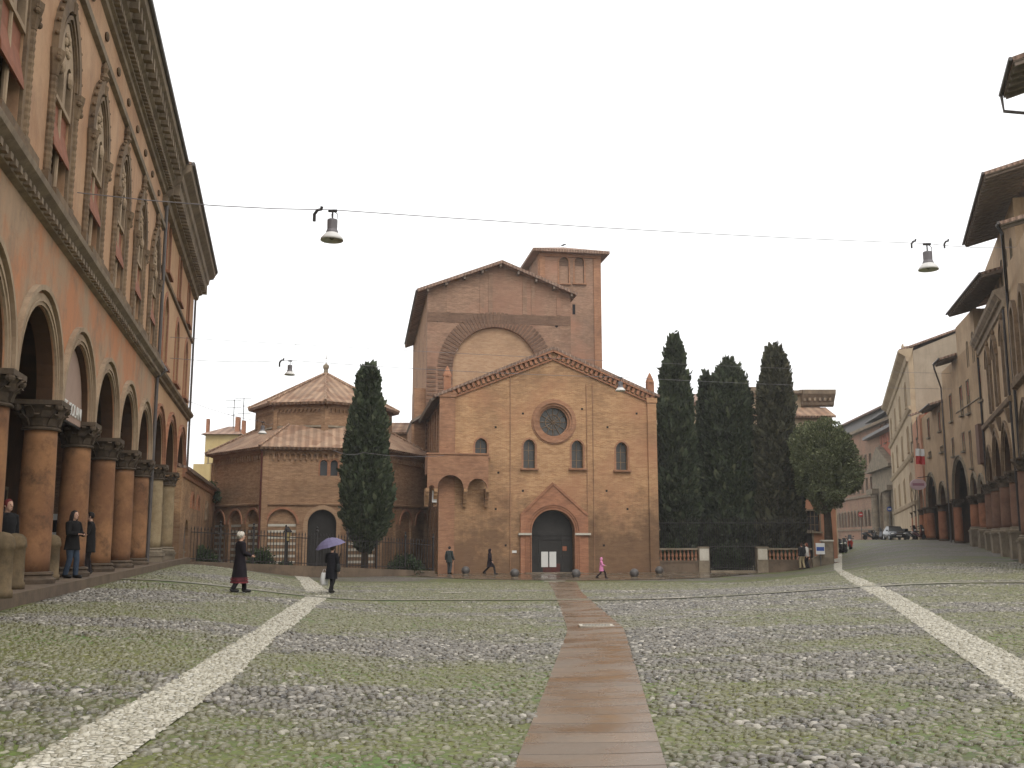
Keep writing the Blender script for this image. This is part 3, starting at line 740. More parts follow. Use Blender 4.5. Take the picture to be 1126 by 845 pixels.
mb = MB().profx([(0.04,12.5),(-.06,12.54),(-.08,12.66),(0.04,12.7)], L1x+.01, L2x); L2.p(mb, 'upper_moulding', M['trim'])
mb = MB().profx([(0.04,15.1),(-.16,15.16),(-.2,15.4),(-.36,15.46),(-.4,15.85),(-.7,16.1),(-.74,16.35),(-1.02,16.55),(-1.06,16.8),(.5,16.9)], L1x-.6, L2x+.5)
dentils(mb, L1x-.5, L2x+.4, .5, .24, -.62, -.36, 15.5, 16.02)
co = L2.p(mb, 'cornice', M['cornice']); MB().tube([(L1x-.6,-1.1,16.86),(L2x+.5,-1.1,16.86),(L2x+.55,-.9,16.5),(L2x+.1,-.1,16.2)], .08, 8).build('gutter', M['zinc'], co)
L2.p(MB().slab([(L1x-.6,-1.04,16.93),(L2x+.5,-1.04,16.93),(L2x+.5,9,19.2),(L1x-.6,9,19.2)], .12), 'roof', M['tiles2'])
for a_, b_, c_, d_ in UW: window(L2, a_, b_, c_, d_, 'pointed', 'redbrick', 'shutterbr', fw=.22, deep=.3, y=.04)
for a_, b_, c_, d_ in UW2: window(L2, a_, b_, c_, d_, 'pointed', 'redbrick', 'shutterbr', fw=.18, deep=.3, y=.04)
L2.p(MB().tube([(L2x-.1,-.06,FL),(L2x-.1,-.06,15.)], .06, 8), 'drainpipe', M['zinc'])
# raised pavement of the portico with its kerb
mb = MB().box(L0, L2x+.4, -.42, 6.19, -.2, FL-.004)
o = Lf.p(mb, 'portico_pavement', M['wetkerb']); o.parent = None; o.location = (Lf.o[0], Lf.o[1], 0); o.rotation_euler = (0, 0, Lf.rz); struct(o)
# hanging sign in the second arch
sg = thing('hanging_sign', 'pale board lettered in white filling the arch beside the nearest whole column', 'sign', (*Lf.W(4.6, .17), 0), Lf.rz)
MB().prism([(-1.66, 4.5)]+arc_pts(0, 1.66, 4.66)+[(1.66, 4.5)], 0, .05).build('board', M['signbrown'], sg)
for wd_, al_, x_ in (('CORTE', 'RIGHT', -.26), ('ISOLANI', 'LEFT', -.08)):
    cu = bpy.data.curves.new('lettering', 'FONT'); cu.body = wd_; cu.size = .44; cu.align_x = al_; cu.extrude = .008; cu.materials.append(M['lettering'])
    tmp = bpy.data.objects.new('tmp', cu); COL.objects.link(tmp); tm = bpy.data.meshes.new_from_object(tmp.evaluated_get(bpy.context.evaluated_depsgraph_get())); bpy.data.objects.remove(tmp)
    to = link('lettering', tm, sg, (x_, -.02, 4.66)); to.rotation_euler = (R(90), 0, 0)
MB().tube([(-1.7,.02,4.47),(1.7,.02,4.47)], .03, 6).build('rod', M['iron'], sg)
# ------------------------------------------------------------------ CENTRE: church, old nave, bell tower, rotunda
YC = 67.5; xc, _ = at(487, 630, YC)
C = Fr('brick_church', 'brick gabled church front with round window, four lancets and a gabled doorway', 'church', xc, YC, R(9))
CW = C.x(723, 560); GB = -.62
eL, eR = C.z(497, 431), C.z(714, 431); apx, apz = C.px(608, 384)
ax = CW/2+.1
win4 = [C.px(529, 502), C.px(582, 515), C.px(635, 515), C.px(684, 517)]
tops = [483, 483.5, 484, 485]
rx_, rz_ = C.px(609, 464); rr = 1.12
dx, dz = C.px(608, 630); DW = C.x(631.5, 600)-C.x(584.5, 600); DH = C.z(608, 561)-GB
holes = []; WL = []
for (wx_, wz_), t_ in zip(win4, tops):
    h_ = C.z(600, t_)-wz_; WL.append((wx_, wz_, .82, h_)); holes.append(outline(wx_, wz_, .82, h_, 'pointed'))
holes.append([(rx_+rr*math.cos(2*math.pi*k/40), rz_+rr*math.sin(2*math.pi*k/40)) for k in range(40)])
eav = (eL+eR)/2; apz = max(apz, eav+3)
body = [(0, GB)]; da = outline(dx, GB, DW, DH, 'round', 20); body += da+[(CW, GB), (CW, eav), (ax, apz), (0, eav)]
C.p(MB().prism(body, 0, .7, holes), 'front_wall', M['church'])
ND = 13.0
C.p(MB().box(0, .6, .702, 38, GB, eav-.3).box(CW-.6, CW, .702, ND, GB, eav-.3), 'side_wall', M['sidewall'])
mb = MB()
for k in range(12): mb.box(-.22, -.002, 1.4+2.2*k, 2.0+2.2*k, GB, eav-.8)
C.p(mb, 'buttress', M['sidewall'])
rf = MB()
rf.slab([(-.75, -.28, eav-.42), (ax, -.28, apz+.12), (ax, ND, apz+.12), (-.75, ND, eav-.42)], .18)
rf.slab([(CW+.3, -.28, eav-.1), (ax, -.281, apz+.13), (ax, ND, apz+.13), (CW+.3, ND, eav-.1)], .18)
C.p(rf, 'roof', M['tiles2'])
# the lean roof that runs back along the left wall
C.p(MB().slab([(-.95, .3, eav-.62), (.5, .3, eav+.2), (.5, 38, eav+.2), (-.95, 38, eav-.62)], .2), 'side_roof', M['eave'])
# brick corbel table climbing the gable
def rake(mb, x0, z0, x1, z1, step, y0, y1, h0, h1, w_=.16):
    L_ = math.hypot(x1-x0, z1-z0); n = int(L_/step); ux, uz = (x1-x0)/L_, (z1-z0)/L_; nx_, nz_ = -uz, ux
    if nz_ < 0: nx_, nz_ = -nx_, -nz_
    for i in range(n):
        s0 = i*step; s1 = s0+w_
        mb.prism([(x0+ux*s0+nx_*h0, z0+uz*s0+nz_*h0), (x0+ux*s1+nx_*h0, z0+uz*s1+nz_*h0), (x0+ux*s1+nx_*h1, z0+uz*s1+nz_*h1), (x0+ux*s0+nx_*h1, z0+uz*s0+nz_*h1)], y0, y1)
mb = MB()
for (xa, za, xb, zb) in ((.05, eav-.02, ax, apz-.02), (CW-.05, eav-.02, ax, apz-.02)):
    rake(mb, xa, za, xb, zb, .36, -.2, -.004, -.55, -.2, .19)
    L_ = math.hypot(xb-xa, zb-za); rake(mb, xa, za, xb, zb, L_-.01, -.27, -.003, -.2, -.03, L_-.02)
    rake(mb, xa, za, xb, zb, L_-.01, -.12, -.003, -.72, -.62, L_-.02)
C.p(mb, 'gable_cornice', M['redbrick'])
# corner piers and thin strips
for x0, x1, zt in ((-.35, .72, eav+.35), (CW-.62, CW+.02, eav+.25)):
    p_ = C.p(MB().box(x0, x1, -.16, -.002, GB, zt-.9).box(x0-.06, x1+.06, -.22, .6, zt-.9, zt-.55), 'corner_pier', M['softred' if x0 < 0 else 'church'])
    xm = (x0+x1)/2
    MB().box(xm-.24, xm+.24, -.04, .44, zt-.55, zt+.55).lathe([(.31, zt+.55), (.31, zt+.65), (.2, zt+.95), (.08, zt+1.2), (.02, zt+1.3)], xm, .2, 8).build('pinnacle', M['redbrick'], p_)
for x in (C.x(561, 560), C.x(646, 560), C.x(653, 560)): C.p(MB().tube([(x, -.04, GB+.1), (x, -.04, eav+ (1.1 if x < 9 else .6))], .032, 6), 'drainpipe', M['sidewall'])
for (a_, b_, c_, d_) in WL: window(C, a_, b_, c_, d_, 'pointed', 'softred', 'leadglass', fw=.13, deep=.4, bars=2, proud=.03)
mb = MB()
circ = lambda r, n=48: [(r*math.cos(2*math.pi*k/n), r*math.sin(2*math.pi*k/n)) for k in range(n+1)]
for a_, b_, p_ in ((rr, rr+.16, .03), (rr+.16, rr+.36, .12), (rr+.36, rr+.46, .05), (rr-.14, rr+.01, -.12)): mb.strip([(x+rx_, z+rz_) for x, z in circ(a_)], [(x+rx_, z+rz_) for x, z in circ(b_)], -p_, .2)
ro = C.p(mb, 'rose_window', M['softred'])
MB().prism([(x+rx_, z+rz_) for x, z in circ(rr-.005)[:-1]], .4, .45).build('pane', M['leadglass'], ro)
mb = MB()
for k in range(6):
    a_ = k*math.pi/6; c_, s_ = math.cos(a_), math.sin(a_); mb.tube([(rx_-c_*(rr-.15), .36, rz_-s_*(rr-.15)), (rx_+c_*(rr-.15), .36, rz_+s_*(rr-.15))], .025, 4)
mb.strip([(x+rx_, z+rz_) for x, z in circ(.5)], [(x+rx_, z+rz_) for x, z in circ(.55)], .33, .38)
mb.build('glazing_bars', M['trim'], ro)
# doorway: gabled brick surround, moulded arch, dark inner door with two papers
pz = C.z(608, 531); pxl, pxr = C.x(572, 600), C.x(646.5, 600); pzs = C.z(608, 566)
ia = outline(dx, GB, DW+.02, DH+.01, 'round', 20)
mb = MB().prism([(pxl, GB)]+[(dx-DW/2-.011, GB)]+ia[1:-1]+[(dx+DW/2+.011, GB), (pxr, GB), (pxr, pzs), (dx, pz), (pxl, pzs)], -.14, -.004)
po = C.p(mb, 'doorway', M['redbrick'])
mb = MB()
for k, (o_, p_) in enumerate(((.0, .26), (.16, .2), (.3, .22))): mb.strip(outline(dx, GB, DW+.03+2*o_, DH+.015+o_, 'round', 24), outline(dx, GB, DW+.03+2*o_+.16, DH+.015+o_+.08, 'round', 24), -p_, -.1)
L_ = math.hypot(pz-pzs, dx-pxl)
for xa in (pxl, pxr): rake(mb, xa, pzs, dx, pz, L_-.01, -.2, -.1, -.12, .04, L_)
mb.build('arch_moulding', M['redbrick'], po)
iz = C.z(608, 587)
MB().box(pxl-.15, dx-DW/2-.02, -.3, -.005, iz-.1, iz+.04).box(dx+DW/2+.02, pxr+.15, -.3, -.005, iz-.1, iz+.04).build('impost', M['white_stone'], po)
d_ = MB().prism(outline(dx, GB+.02, DW-.006, DH-.025, 'round', 20), .5, .6)
for zz in (GB+1.1, iz-.05, iz+.9, GB+2.3): d_.box(dx-DW/2+.1, dx+DW/2-.1, .44, .5, zz-.06, zz+.06)
for s in (-1, 1): d_.box(dx+s*DW*.27-.06, dx+s*DW*.27+.06, .45, .5, GB+.05, iz)
dr = d_.build('door', M['darkwood'], po)
MB().box(dx-DW*.2, dx+DW*.2, .46, .498, GB+.06, GB+.62).build('lower_panel', M['doorred'], dr)
for xa, xb in ((596.5, 604), (605.5, 613)): MB().box(C.x(xa, 615), C.x(xb, 615), .43, .455, C.z(600, 624), C.z(600, 607)).build('notice', M['paper'], dr)
MB().box(C.x(620, 604), C.x(624.5, 604), .42, .44, C.z(600, 606), C.z(600, 601)).build('plate', M['awning'], dr)
C.p(MB().box(dx-DW/2-.5, dx+DW/2+.5, -.75, .3, GB-.3, GB+.06), 'step', M['stone'])
C.p(MB().box(C.x(563, 606), C.x(568, 606), -.05, -.002, C.z(566, 608.2), C.z(566, 605.6)), 'wall_plate', M['paper'])
for hx, hz in ((545,560),(548,520),(545,470),(575,455),(575,540),(640,450),(667,540),(668,470),(690,560),(700,455),(556,600),(664,600)):
    q_ = C.px(hx, hz); C.p(MB().box(q_[0]-.07, q_[0]+.07, -.004, .0, q_[1]-.07, q_[1]+.07), 'putlog_hole', M['black'])
# corner pulpit carried on small arches
bx0, bx1 = C.x(470, 512, -.9), C.x(537, 512, -.9); bzt = C.z(500, 500, -.9); zs_ = C.z(500, 537, -.9)
pa = [(C.x(a_, 540, -.9), C.x(b_, 540, -.9)) for a_, b_ in ((471.5, 477.5), (481, 509.5), (514.5, 535.5))]
pts = [(bx0, zs_)]
for a_, b_ in pa: pts += arc_pts((a_+b_)/2, (b_-a_)/2, zs_, 'round')
mb = MB().prism(pts+[(bx1, zs_), (bx1, bzt), (bx0, bzt)], -.95, -.65)
r1 = (pa[1][1]-pa[1][0])/2
mb.box(bx0, bx1, -.64, -.005, zs_+r1+.12, bzt-.01); mb.box(bx0-.06, bx1+.06, -1.02, .0, bzt, bzt+.1)
mb.box(bx0+.002, -.01, -.003, 1.5, zs_+r1+.12, bzt-.012)
pp = C.p(mb, 'corner_pulpit', M['softred'])
for x in (bx0+.02, (pa[0][1]+pa[1][0])/2, (pa[1][1]+pa[2][0])/2, bx1-.05):
    cb = MB()
    for k in range(5): cb.box(x-.12, x+.12, -.93+.17*k, -.004 if x > 0 else .6, zs_-.24*(k+1), zs_-.24*k-.003)
    cb.build('corbel', M['church'], pp)
C.p(MB().box(C.x(474.5, 547), C.x(479.5, 547), -.5, -.44, C.z(478, 553), C.z(478, 540)), 'notice', M['paper'])
C.p(MB().prism([(C.x(494, 586)+.33*math.cos(k*math.pi/12), C.z(494, 586)+.46*math.sin(k*math.pi/12)) for k in range(24)], -.1, -.003), 'oval_plaque', M['stone'])

# ---- the tall old nave behind
YN = 80; xn, _ = at(467, 560, YN)
N = Fr('old_nave', 'tall weathered brick nave with a bricked-up great arch rising behind the church gable', 'church', xn, YN, R(8.4))
nw = N.x(627.5, 340); ne = N.z(470, 314); nr = N.z(627, 327); nax, naz = N.px(551, 291); ne = (ne+nr)/2
acx = N.x(545, 420); ar_ = (N.x(592, 430)-N.x(498, 430))/2; azs = N.z(545, 360)-ar_
hole = outline(acx, 6., 2*ar_, azs+ar_-6., 'round', 30)
N.p(MB().prism([(0, -.6), (nw, -.6), (nw, ne), (nax, naz), (0, ne)], 0, .8, [hole]), 'front_wall', M['nave'])
N.p(MB().prism(outline(acx, 6.01, 2*ar_-.01, azs+ar_-6.02, 'round', 30), .28, .6), 'arch_infill', M['infill'])
mb = MB()
for k in range(44):      # radiating bricks of the great arch
    a0 = math.pi*k/44; a1 = a0+math.pi/44*.62
    mb.prism([(acx+(ar_+q)*math.cos(a), azs+(ar_+q)*math.sin(a)) for q, a in ((.03, a0), (1.25, a0), (1.25, a1), (.03, a1))], -.06, -.002)
N.p(mb, 'arch_ring', M['navedark'])
mb = MB()
zz = 8.
while zz < azs:
    mb.box(acx-ar_-1.2, acx-ar_-.05, -.07, -.002, zz, zz+.2); mb.box(-.001, .75, -.07, -.002, zz+.1, zz+.3); zz += .36
N.p(mb, 'toothed_bricks', M['navedark'])
mb = MB()
for f in (.13, .36, .42, .66, .72, .9): mb.box(nw*f, nw*f+.35, -.05, -.002, ne-1.9, ne+(naz-ne)*(1-abs(f-.5)*2)*.8)
N.p(mb, 'gable_strip', M['tower'])
N.p(MB().box(.02, nw-.02, -.03, -.002, ne-2.75, ne-1.95), 'dark_brick_band', M['navedark'])
N.p(MB().box(0, .8, .802, 24, -.6, ne-.1).box(nw-.8, nw, .802, 24, -.6, ne-.1), 'side_wall', M['sidewall'])
mb = MB()
sl_ = (naz-ne)/max(.1, nax)
mb.slab([(-.9, -.7, ne-.9*sl_+.15), (nax, -.7, naz+.2), (nax, 24, naz+.2), (-.9, 24, ne-.9*sl_+.15)], .24)
sr_ = (naz-ne)/(nw-nax)
mb.slab([(nw+.5, -.7, ne-.5*sr_+.15), (nax, -.701, naz+.2), (nax, 24, naz+.2), (nw+.5, 24, ne-.5*sr_+.15)], .24)
ro = N.p(mb, 'roof', M['tiles2'])
for k in range(9):
    f = k/8; MB().box(nw*f-.08, nw*f+.08, -.6, .02, ne-.25+(naz-ne)*(1-abs(f-.5)*2)-.1, ne-.02+(naz-ne)*(1-abs(f-.5)*2)-.1).build('rafter', M['eave'], ro)
MB().tube([(-.95,-.7,ne-.35),(-.95,22,ne-.35),], .08, 6).build('gutter', M['zinc'], ro)
for hx, hz in ((481, 353), (508, 354), (588, 356), (612, 359)): N.p(MB().prism([(N.x(hx, hz)+.12*math.cos(k*math.pi/4), N.z(hx, hz)+.12*math.sin(k*math.pi/4)) for k in range(8)], -.012, .0), 'putlog_hole', M['black'])
# lower stair block on its left flank
N.p(MB().box(-.9, -.005, 1.0, 5, -.6, N.z(460, 425)), 'stair_block', M['sidewall'])
N.p(MB().slab([(-1.2, .4, N.z(455, 462)), (-.001, .4, N.z(455, 452)), (-.001, 9, N.z(455, 452)), (-1.2, 9, N.z(455, 462))], .2), 'lean_to_roof', M['eave'])
N.p(MB().box(-1.1, -.9, .6, 8.5, -.6, N.z(455, 465)), 'lean_to_wall', M['sidewall'])

# ---- bell tower
YT = 95; xt, _ = at(594, 500, YT)
T = Fr('bell_tower', 'square brick bell tower with two blocked arches under a low tiled roof', 'tower', xt, YT, R(9.5))
tw = T.x(661, 330); tz = T.z(625, 277); tw2 = tw
bw = [(T.x(620, 300), T.z(620, 312), .95), (T.x(637, 300), T.z(637, 312), .95)]; bh = T.z(620, 283)-bw[0][1]
T.p(MB().prism([(0, -.6), (tw, -.6), (tw, tz), (0, tz)], 0, .6, [outline(a_, b_, c_, bh, 'round') for a_, b_, c_ in bw]), 'front_wall', M['tower'])
T.p(MB().box(0, tw, .603, tw, -.6, tz-.002), 'shaft', M['tower'])
for a_, b_, c_ in bw: 
    o = window(T, a_, b_, c_, bh, 'round', 'softred', 'navedark', fw=.14, deep=.18)
    MB().box(-.43, .43, .08, .14, .02, bh*.66).build('brick_infill', M['tower'], o)
mb = MB()
for xa, xb in ((0, .55), (tw-.75, tw)): mb.box(xa+.002, xb-.002, -.1, -.002, 8, tz-.6)
mb.box(.0, tw, -.16, -.003, tz-.58, tz-.05); mb.box(-.1, -.002, .05, .5, 8, tz-.4); mb.box(-.1, -.002, tw-.6, tw-.05, 8, tz-.4)
T.p(mb, 'pilaster_strips', M['softred'])
T.p(MB().box(T.x(631, 340)-.14, T.x(631, 340)+.14, -.02, -.001, T.z(631, 346), T.z(631, 335)), 'slit', M['black'])
o_ = .75; h_ = tz+.02; q = [(-o_, -o_, h_), (tw+o_, -o_, h_), (tw+o_, tw+o_, h_), (-o_, tw+o_, h_)]; tp = (tw/2, tw/2, h_+1.35)
T.p(MB().add(q+[tp]+[(a_, b_, c_-.28) for a_, b_, c_ in q], [(0,1,4),(1,2,4),(2,3,4),(3,0,4),(0,5,6,1),(1,6,7,2),(2,7,8,3),(3,8,5,0),(5,8,7,6)]), 'roof', M['tiles2'])
bx_, bz_ = at(622, 262.6, YT+1.2)
bd = thing('bird', 'small dark bird perched above the roof of the bell tower', 'bird', (bx_, YT+1.2+tw/2-1.2, h_+1.3))
mb = MB().loft([[(x+ .0, r*math.cos(k*math.pi/3), .28+r*.9*math.sin(k*math.pi/3)+x*.35) for k in range(6)] for x, r in ((-.3, .02), (-.15, .06), (0, .1), (.13, .09), (.2, .06), (.27, .065), (.33, .03), (.38, .008))])
mb.tube([(-.02, .03, .0), (-.0, .03, .2)], .012, 5); mb.tube([(-.02, -.03, .0), (-.0, -.03, .2)], .012, 5); mb.slab([(-.3,-.05,.2),(-.3,.05,.2),(-.48,.06,.12),(-.48,-.06,.12)], .015)
mb.build('body', M['black'], bd)
tp_fix = bd.location; tp_fix.x, tp_fix.y = T.W(tw/2, tw/2)

# ---- octagonal rotunda
cxr, cyr = at(354, 560, 77)[0], 77.
RT = Fr('rotunda', 'low polygonal brick rotunda with two tiers of pantiled roof', 'church', cxr, cyr, 0)
def ngon(rad, ph, n=8): return [(rad*math.sin(ph+2*math.pi*k/n), -rad*math.cos(ph+2*math.pi*k/n)) for k in range(n)]
RL, PL = 8.15, R(-19); RU, PU = 5.1, R(-34)
lowP, upP = ngon(RL, PL, 6), ngon(RU, PU)
zl = at(300, 492, cyr-RL*.87)[1]; zu = at(305, 443, cyr-RU*.9)[1]; zm = at(305, 470, cyr-RU*.9)[1]; zap = at(356, 411, cyr)[1]
side = RL
# lower walls: one plate per face, with the blind arches and the door of the two front faces
for k in range(6):
    a_ = lowP[k]; b_ = lowP[(k+1) % 6]; ang = math.atan2(b_[1]-a_[1], b_[0]-a_[0])
    zsc = at(380, 554.5, cyr-RL*.95)[1]
    hs_ = []
    front = k in (5, 0, 1)
    if front:
        n_ = {5: 3, 0: 3, 1: 3}[k]; wd_ = side/n_
        for i in range(n_):
            cxx = wd_*(i+.5); isd = (k == 0 and i == 1)
            hs_.append((cxx, -.6 if not isd else -.6, wd_*.72, zsc-.35+.6, isd))
    holes_ = [outline(a0, b0+.4, c0, d0-.4, 'round') for a0, b0, c0, d0, isd in hs_]
    wn = []
    if k == 0: wn = [(side*.5, zsc+2.0, .5, 1.1), (side*.5+.72, zsc+2.0, .5, 1.1)]
    holes_ += [outline(*w4, 'round') for w4 in wn]
    me = MB().prism([(0, -1.), (side, -1.), (side, zl), (0, zl)], 0, .45, holes_).mesh('wall', M['rot'])
    f = link('wall', me, RT.root, (a_[0], a_[1], 0), ang)
    for a0, b0, c0, d0, isd in hs_:
        if isd:
            MB().prism(outline(a0, b0+.41, c0-.01, d0-.42, 'round'), .3, .4).build('door', M['darkwood'], f)
            MB().strip(outline(a0, b0+.4, c0+.01, d0-.395, 'round'), outline(a0, b0+.4, c0+.6, d0-.1, 'round'), -.1, -.002).build('door_surround', M['infill'], f)
        else:
            MB().prism(outline(a0, b0+.41, c0-.01, d0-.42, 'round'), .2, .3).build('blind_arch', M['rot'], f)
            mb = MB(); z_ = .0
            while z_ < zsc-1.2: mb.box(a0-c0/2+.03, a0+c0/2-.03, .17, .199, z_, z_+.17); z_ += .42
            if (k == 0 and i != 1) or k in (0, 5): mb.build('white_stone_courses', M['white_stone'], f)
            MB().strip(arc_pts(a0, c0/2+.01, zsc-.35-c0/2+.0, 'round'), arc_pts(a0, c0/2+.17, zsc-.35-c0/2, 'round'), -.06, -.002).build('arch_ring', M['redbrick'], f)
    for w4 in wn:
        MB().prism(outline(w4[0], w4[1], w4[2]-.01, w4[3]-.01, 'round'), .3, .34).build('window_pane', M['glass'], f)
        MB().strip(outline(*w4, 'round'), outline(w4[0], w4[1], w4[2]+.2, w4[3]+.1, 'round'), -.03, .02).build('window_frame', M['redbrick'], f)
    mb = MB().profx([(0, zsc-.1), (-.1, zsc-.06), (-.12, zsc+.06), (0, zsc+.1)], .02, side-.02)
    mb.box(-.05, .35, -.12, -.003, -1, zl-.7); mb.box(side-.35, side+.05, -.12, -.003, -1, zl-.7)
    mb.box(0, side, -.22, -.003, zl-.3, zl-.02)
    if k in (5, 0, 1):
        x = .2
        while x < side-.3:
            mb.prism([(x, zl-.3), (x, zl-.9), (x+.11, zl-.9), (x+.11, zl-.62)]+[(x+.11+.13*(1-math.cos(t_*math.pi/6)), zl-.62+.13*math.sin(t_*math.pi/6)) for t_ in range(1, 6)]+[(x+.37, zl-.62), (x+.37, zl-.3)], -.14, -.004); x += .375
    mb.build('corbel_table', M['rot'], f)
    # upper drum
su = 2*RU*math.sin(math.pi/8)
for k in range(8):
    a_ = upP[k]; b_ = upP[(k+1) % 8]; ang = math.atan2(b_[1]-a_[1], b_[0]-a_[0])
    mb = MB().box(0, su, 0, .4, zm-1.6, zu)
    u = mb.build('drum_wall', M['rot'], RT.root, loc=(a_[0], a_[1], 0), rz=ang)
    mb = MB().box(-.04, .24, -.1, -.003, zm-.6, zu-.5); mb.box(su-.24, su+.04, -.1, -.003, zm-.6, zu-.5); mb.box(0, su, -.2, -.003, zu-.25, zu-.02)
    x = .15
    while x < su-.2: mb.prism([(x, zu-.25), (x, zu-.72), (x+.1, zu-.72), (x+.22, zu-.5), (x+.3, zu-.5), (x+.3, zu-.25)], -.12, -.004); x += .31
    mb.build('corbel_table', M['rot'], u)
def oct_roof(name, rad_o, ph, z0, rad_i, ph_i, z1, th=.2, n=8):
    A = ngon(rad_o, ph, n); vs = []; fs = []; mb = MB()
    for k in range(n):
        a_, b_ = A[k], A[(k+1) % n]
        if rad_i: c_, d_ = ngon(rad_i, ph, n)[(k+1) % n], ngon(rad_i, ph, n)[k]; q = [(*a_, z0), (*b_, z0), (*c_, z1), (*d_, z1)]
        else: q = [(*a_, z0), (*b_, z0), (0, 0, z1)]
        mb.slab(q, th)
    o = RT.p(mb, name, M['tiles'])
    for k in range(n):
        hp = MB()
        a_ = A[k]; e_ = (*(ngon(rad_i, ph, n)[k]), z1+.05) if rad_i else (0, 0, z1+.05)
        hp.tube([(a_[0], a_[1], z0+.05), e_], .1, 6).build('hip_tiles', M['tiles'], o)
    return o
oct_roof('lower_roof', RL+.65, PL, zl-.05, RU*1.0, PU, zm+.15, n=6)
oct_roof('upper_roof', RU+.7, PU, zu-.02, 0, 0, zap)
MB().lathe([(RU-.05, zm-.1), (RU+.1, zm-.02), (RU-.05, zm+.2)], n=8, ph=-math.pi/2+PU).build('flashing', M['stone'], RT.root)
MB().lathe([(.2, zap-.05), (.16, zap+.3), (.24, zap+.45), (.24, zap+.62), (.05, zap+.8)], n=10).tube([(0,0,zap+.7),(0,0,zap+1.5)], .018, 6).box(-.14,.14,-.015,.015,zap+1.2,zap+1.235).build('finial', M['stone'], RT.root)
px_ = lowP[0]; MB().tube([(px_[0]-.1, px_[1]-.25, -.6), (px_[0]-.1, px_[1]-.25, zl-.2)], .06, 6).build('drainpipe', M['doorred'], RT.root)
px_ = upP[7]; MB().tube([(px_[0], px_[1]-.15, zm), (px_[0], px_[1]-.15, zu-.2)], .06, 6).build('drainpipe', M['eave'], RT.root)

# ---- brick wing with lean-to between the arcade and the rotunda
bL = -.222; ox = at(203, 600, 54)[0]
W3 = Fr('brick_wing', 'low brick wing with a sloping lean-to roof beside the rotunda', 'building', ox, 54, math.atan2(1, bL))
xl = W3.x(245, 560); ze = W3.z(225, 531); zt_ = W3.z(205, 530)
W3.p(MB().prism([(-3, -.5), (xl, -.5), (xl, ze), (-3, ze)], 0, .5, [outline(W3.x(205, 580), -.2, 2.2, 2.9, 'round')]), 'lower_wall', M['church'])
W3.p(MB().prism(outline(W3.x(205, 580), -.19, 2.19, 2.88, 'round'), .3, .36), 'window_pane', M['glass'])
W3.p(MB().profx([(.01, ze-.5), (-.1, ze-.45), (-.12, ze-.25), (-.22, ze-.2), (-.24, ze-.02), (.01, ze)], -3, xl), 'cornice', M['redbrick'])
for xx in (W3.x(211, 545), W3.x(217, 548)): archivolt(W3, xx, .75, ze-1.9, 'round', 'redbrick', .2, .08, hood=False)
W3.p(MB().prism([(W3.x(226, 556)+a_, ze-2.4+b_) for a_, b_ in ((-.7, 0), (-.5, .8), (0, 1.3), (.5, .8), (.7, 0))], -.15, -.002), 'small_aedicule', M['trim'])
W3.p(MB().slab([(-3, -.4, ze), (xl, -.4, ze), (xl, 3.2, ze+1.4), (-3, 3.2, ze+1.4)], .16), 'lean_to_roof', M['tiles2'])
zu3 = W3.z(215, 470, 3.2)
W3.p(MB().box(-3, xl-2, 3.2, 9, -.4, zu3), 'upper_wall', M['nave'])
W3.p(MB().slab([(-3, 2.6, zu3+.02), (xl-2, 2.6, zu3+.02), (xl-2, 9.2, zu3+1.8), (-3, 9.2, zu3+1.8)], .25), 'upper_roof', M['eave'])
# ---- houses glimpsed behind
YH = 118; x0, z0 = at(226, 478, YH); x1, z1 = at(262, 478, YH)
H1 = Fr('yellow_house', 'yellow house with tiled roof, chimneys and aerials behind the brick wing', 'house', x0, YH, 0)
hw = x1-x0
H1.p(MB().box(0, hw, 0, 8, 0, z0).box(-.8, hw*.3, -1.5, -.01, 0, z0-3.6), 'wall', M['yellow'])
r_ = H1.p(MB().add([(-.5,-.5,z0),(hw+.5,-.5,z0),(hw+.5,8.5,z0),(-.5,8.5,z0),(hw*.4,4,z0+1.4),(hw*.65,4,z0+1.4)], [(0,1,5,4),(1,2,5),(2,3,4,5),(3,0,4),(0,3,2,1)]), 'roof', M['tiles2'])
for q_ in ((hw*.82, hw*.95, 2.2), (hw*1.02, hw*1.12, 1.8), (-.3, 0., 2.)): MB().box(q_[0], q_[1], 1, 1.6, z0-.4, z0+q_[2]).build('chimney', M['redbrick'], r_)
mb = MB()
for xx, hh in ((hw*.62, 4.6), (hw*.92, 4.8)):
    mb.tube([(xx, 3, z0), (xx, 3, z0+hh)], .05, 5)
    for k in range(3): mb.tube([(xx-1.1+.2*k, 3, z0+hh-.1-.9*k), (xx+.9, 3, z0+hh-.1-.9*k)], .03, 4)
mb.build('aerial', M['iron'], r_)
for xx, zz in ((hw*.25, z0-2.4), (hw*.65, z0-2.4)): window(H1, xx, zz-1, .9, 1.5, 'rect', 'stone', 'glass')
YA = 92; xa, za = at(424, 476, YA); xb, zb = at(456, 476, YA)
A1 = Fr('annex', 'small brick annex with a pink tiled roof between rotunda and old nave', 'building', xa, YA, 0)
A1.p(MB().box(0, xb-xa, 0, 6, -.5, za), 'wall', M['rot']); A1.p(MB().slab([(-.3,-.4,za),(xb-xa+.3,-.4,za),(xb-xa+.3,4,za+1.4),(-.3,4,za+1.4)], .16), 'roof', M['tiles'])
# ------------------------------------------------------------------ RIGHT: the row of arcaded houses
def rframe(name, label, cat, X0, Y0, b): return Fr(name, label, cat, X0, Y0, math.atan2(-1, -b))
RX = lambda Y: 7.6+.365*Y
gl = lambda fr, x: gz(*fr.W(x, 0))
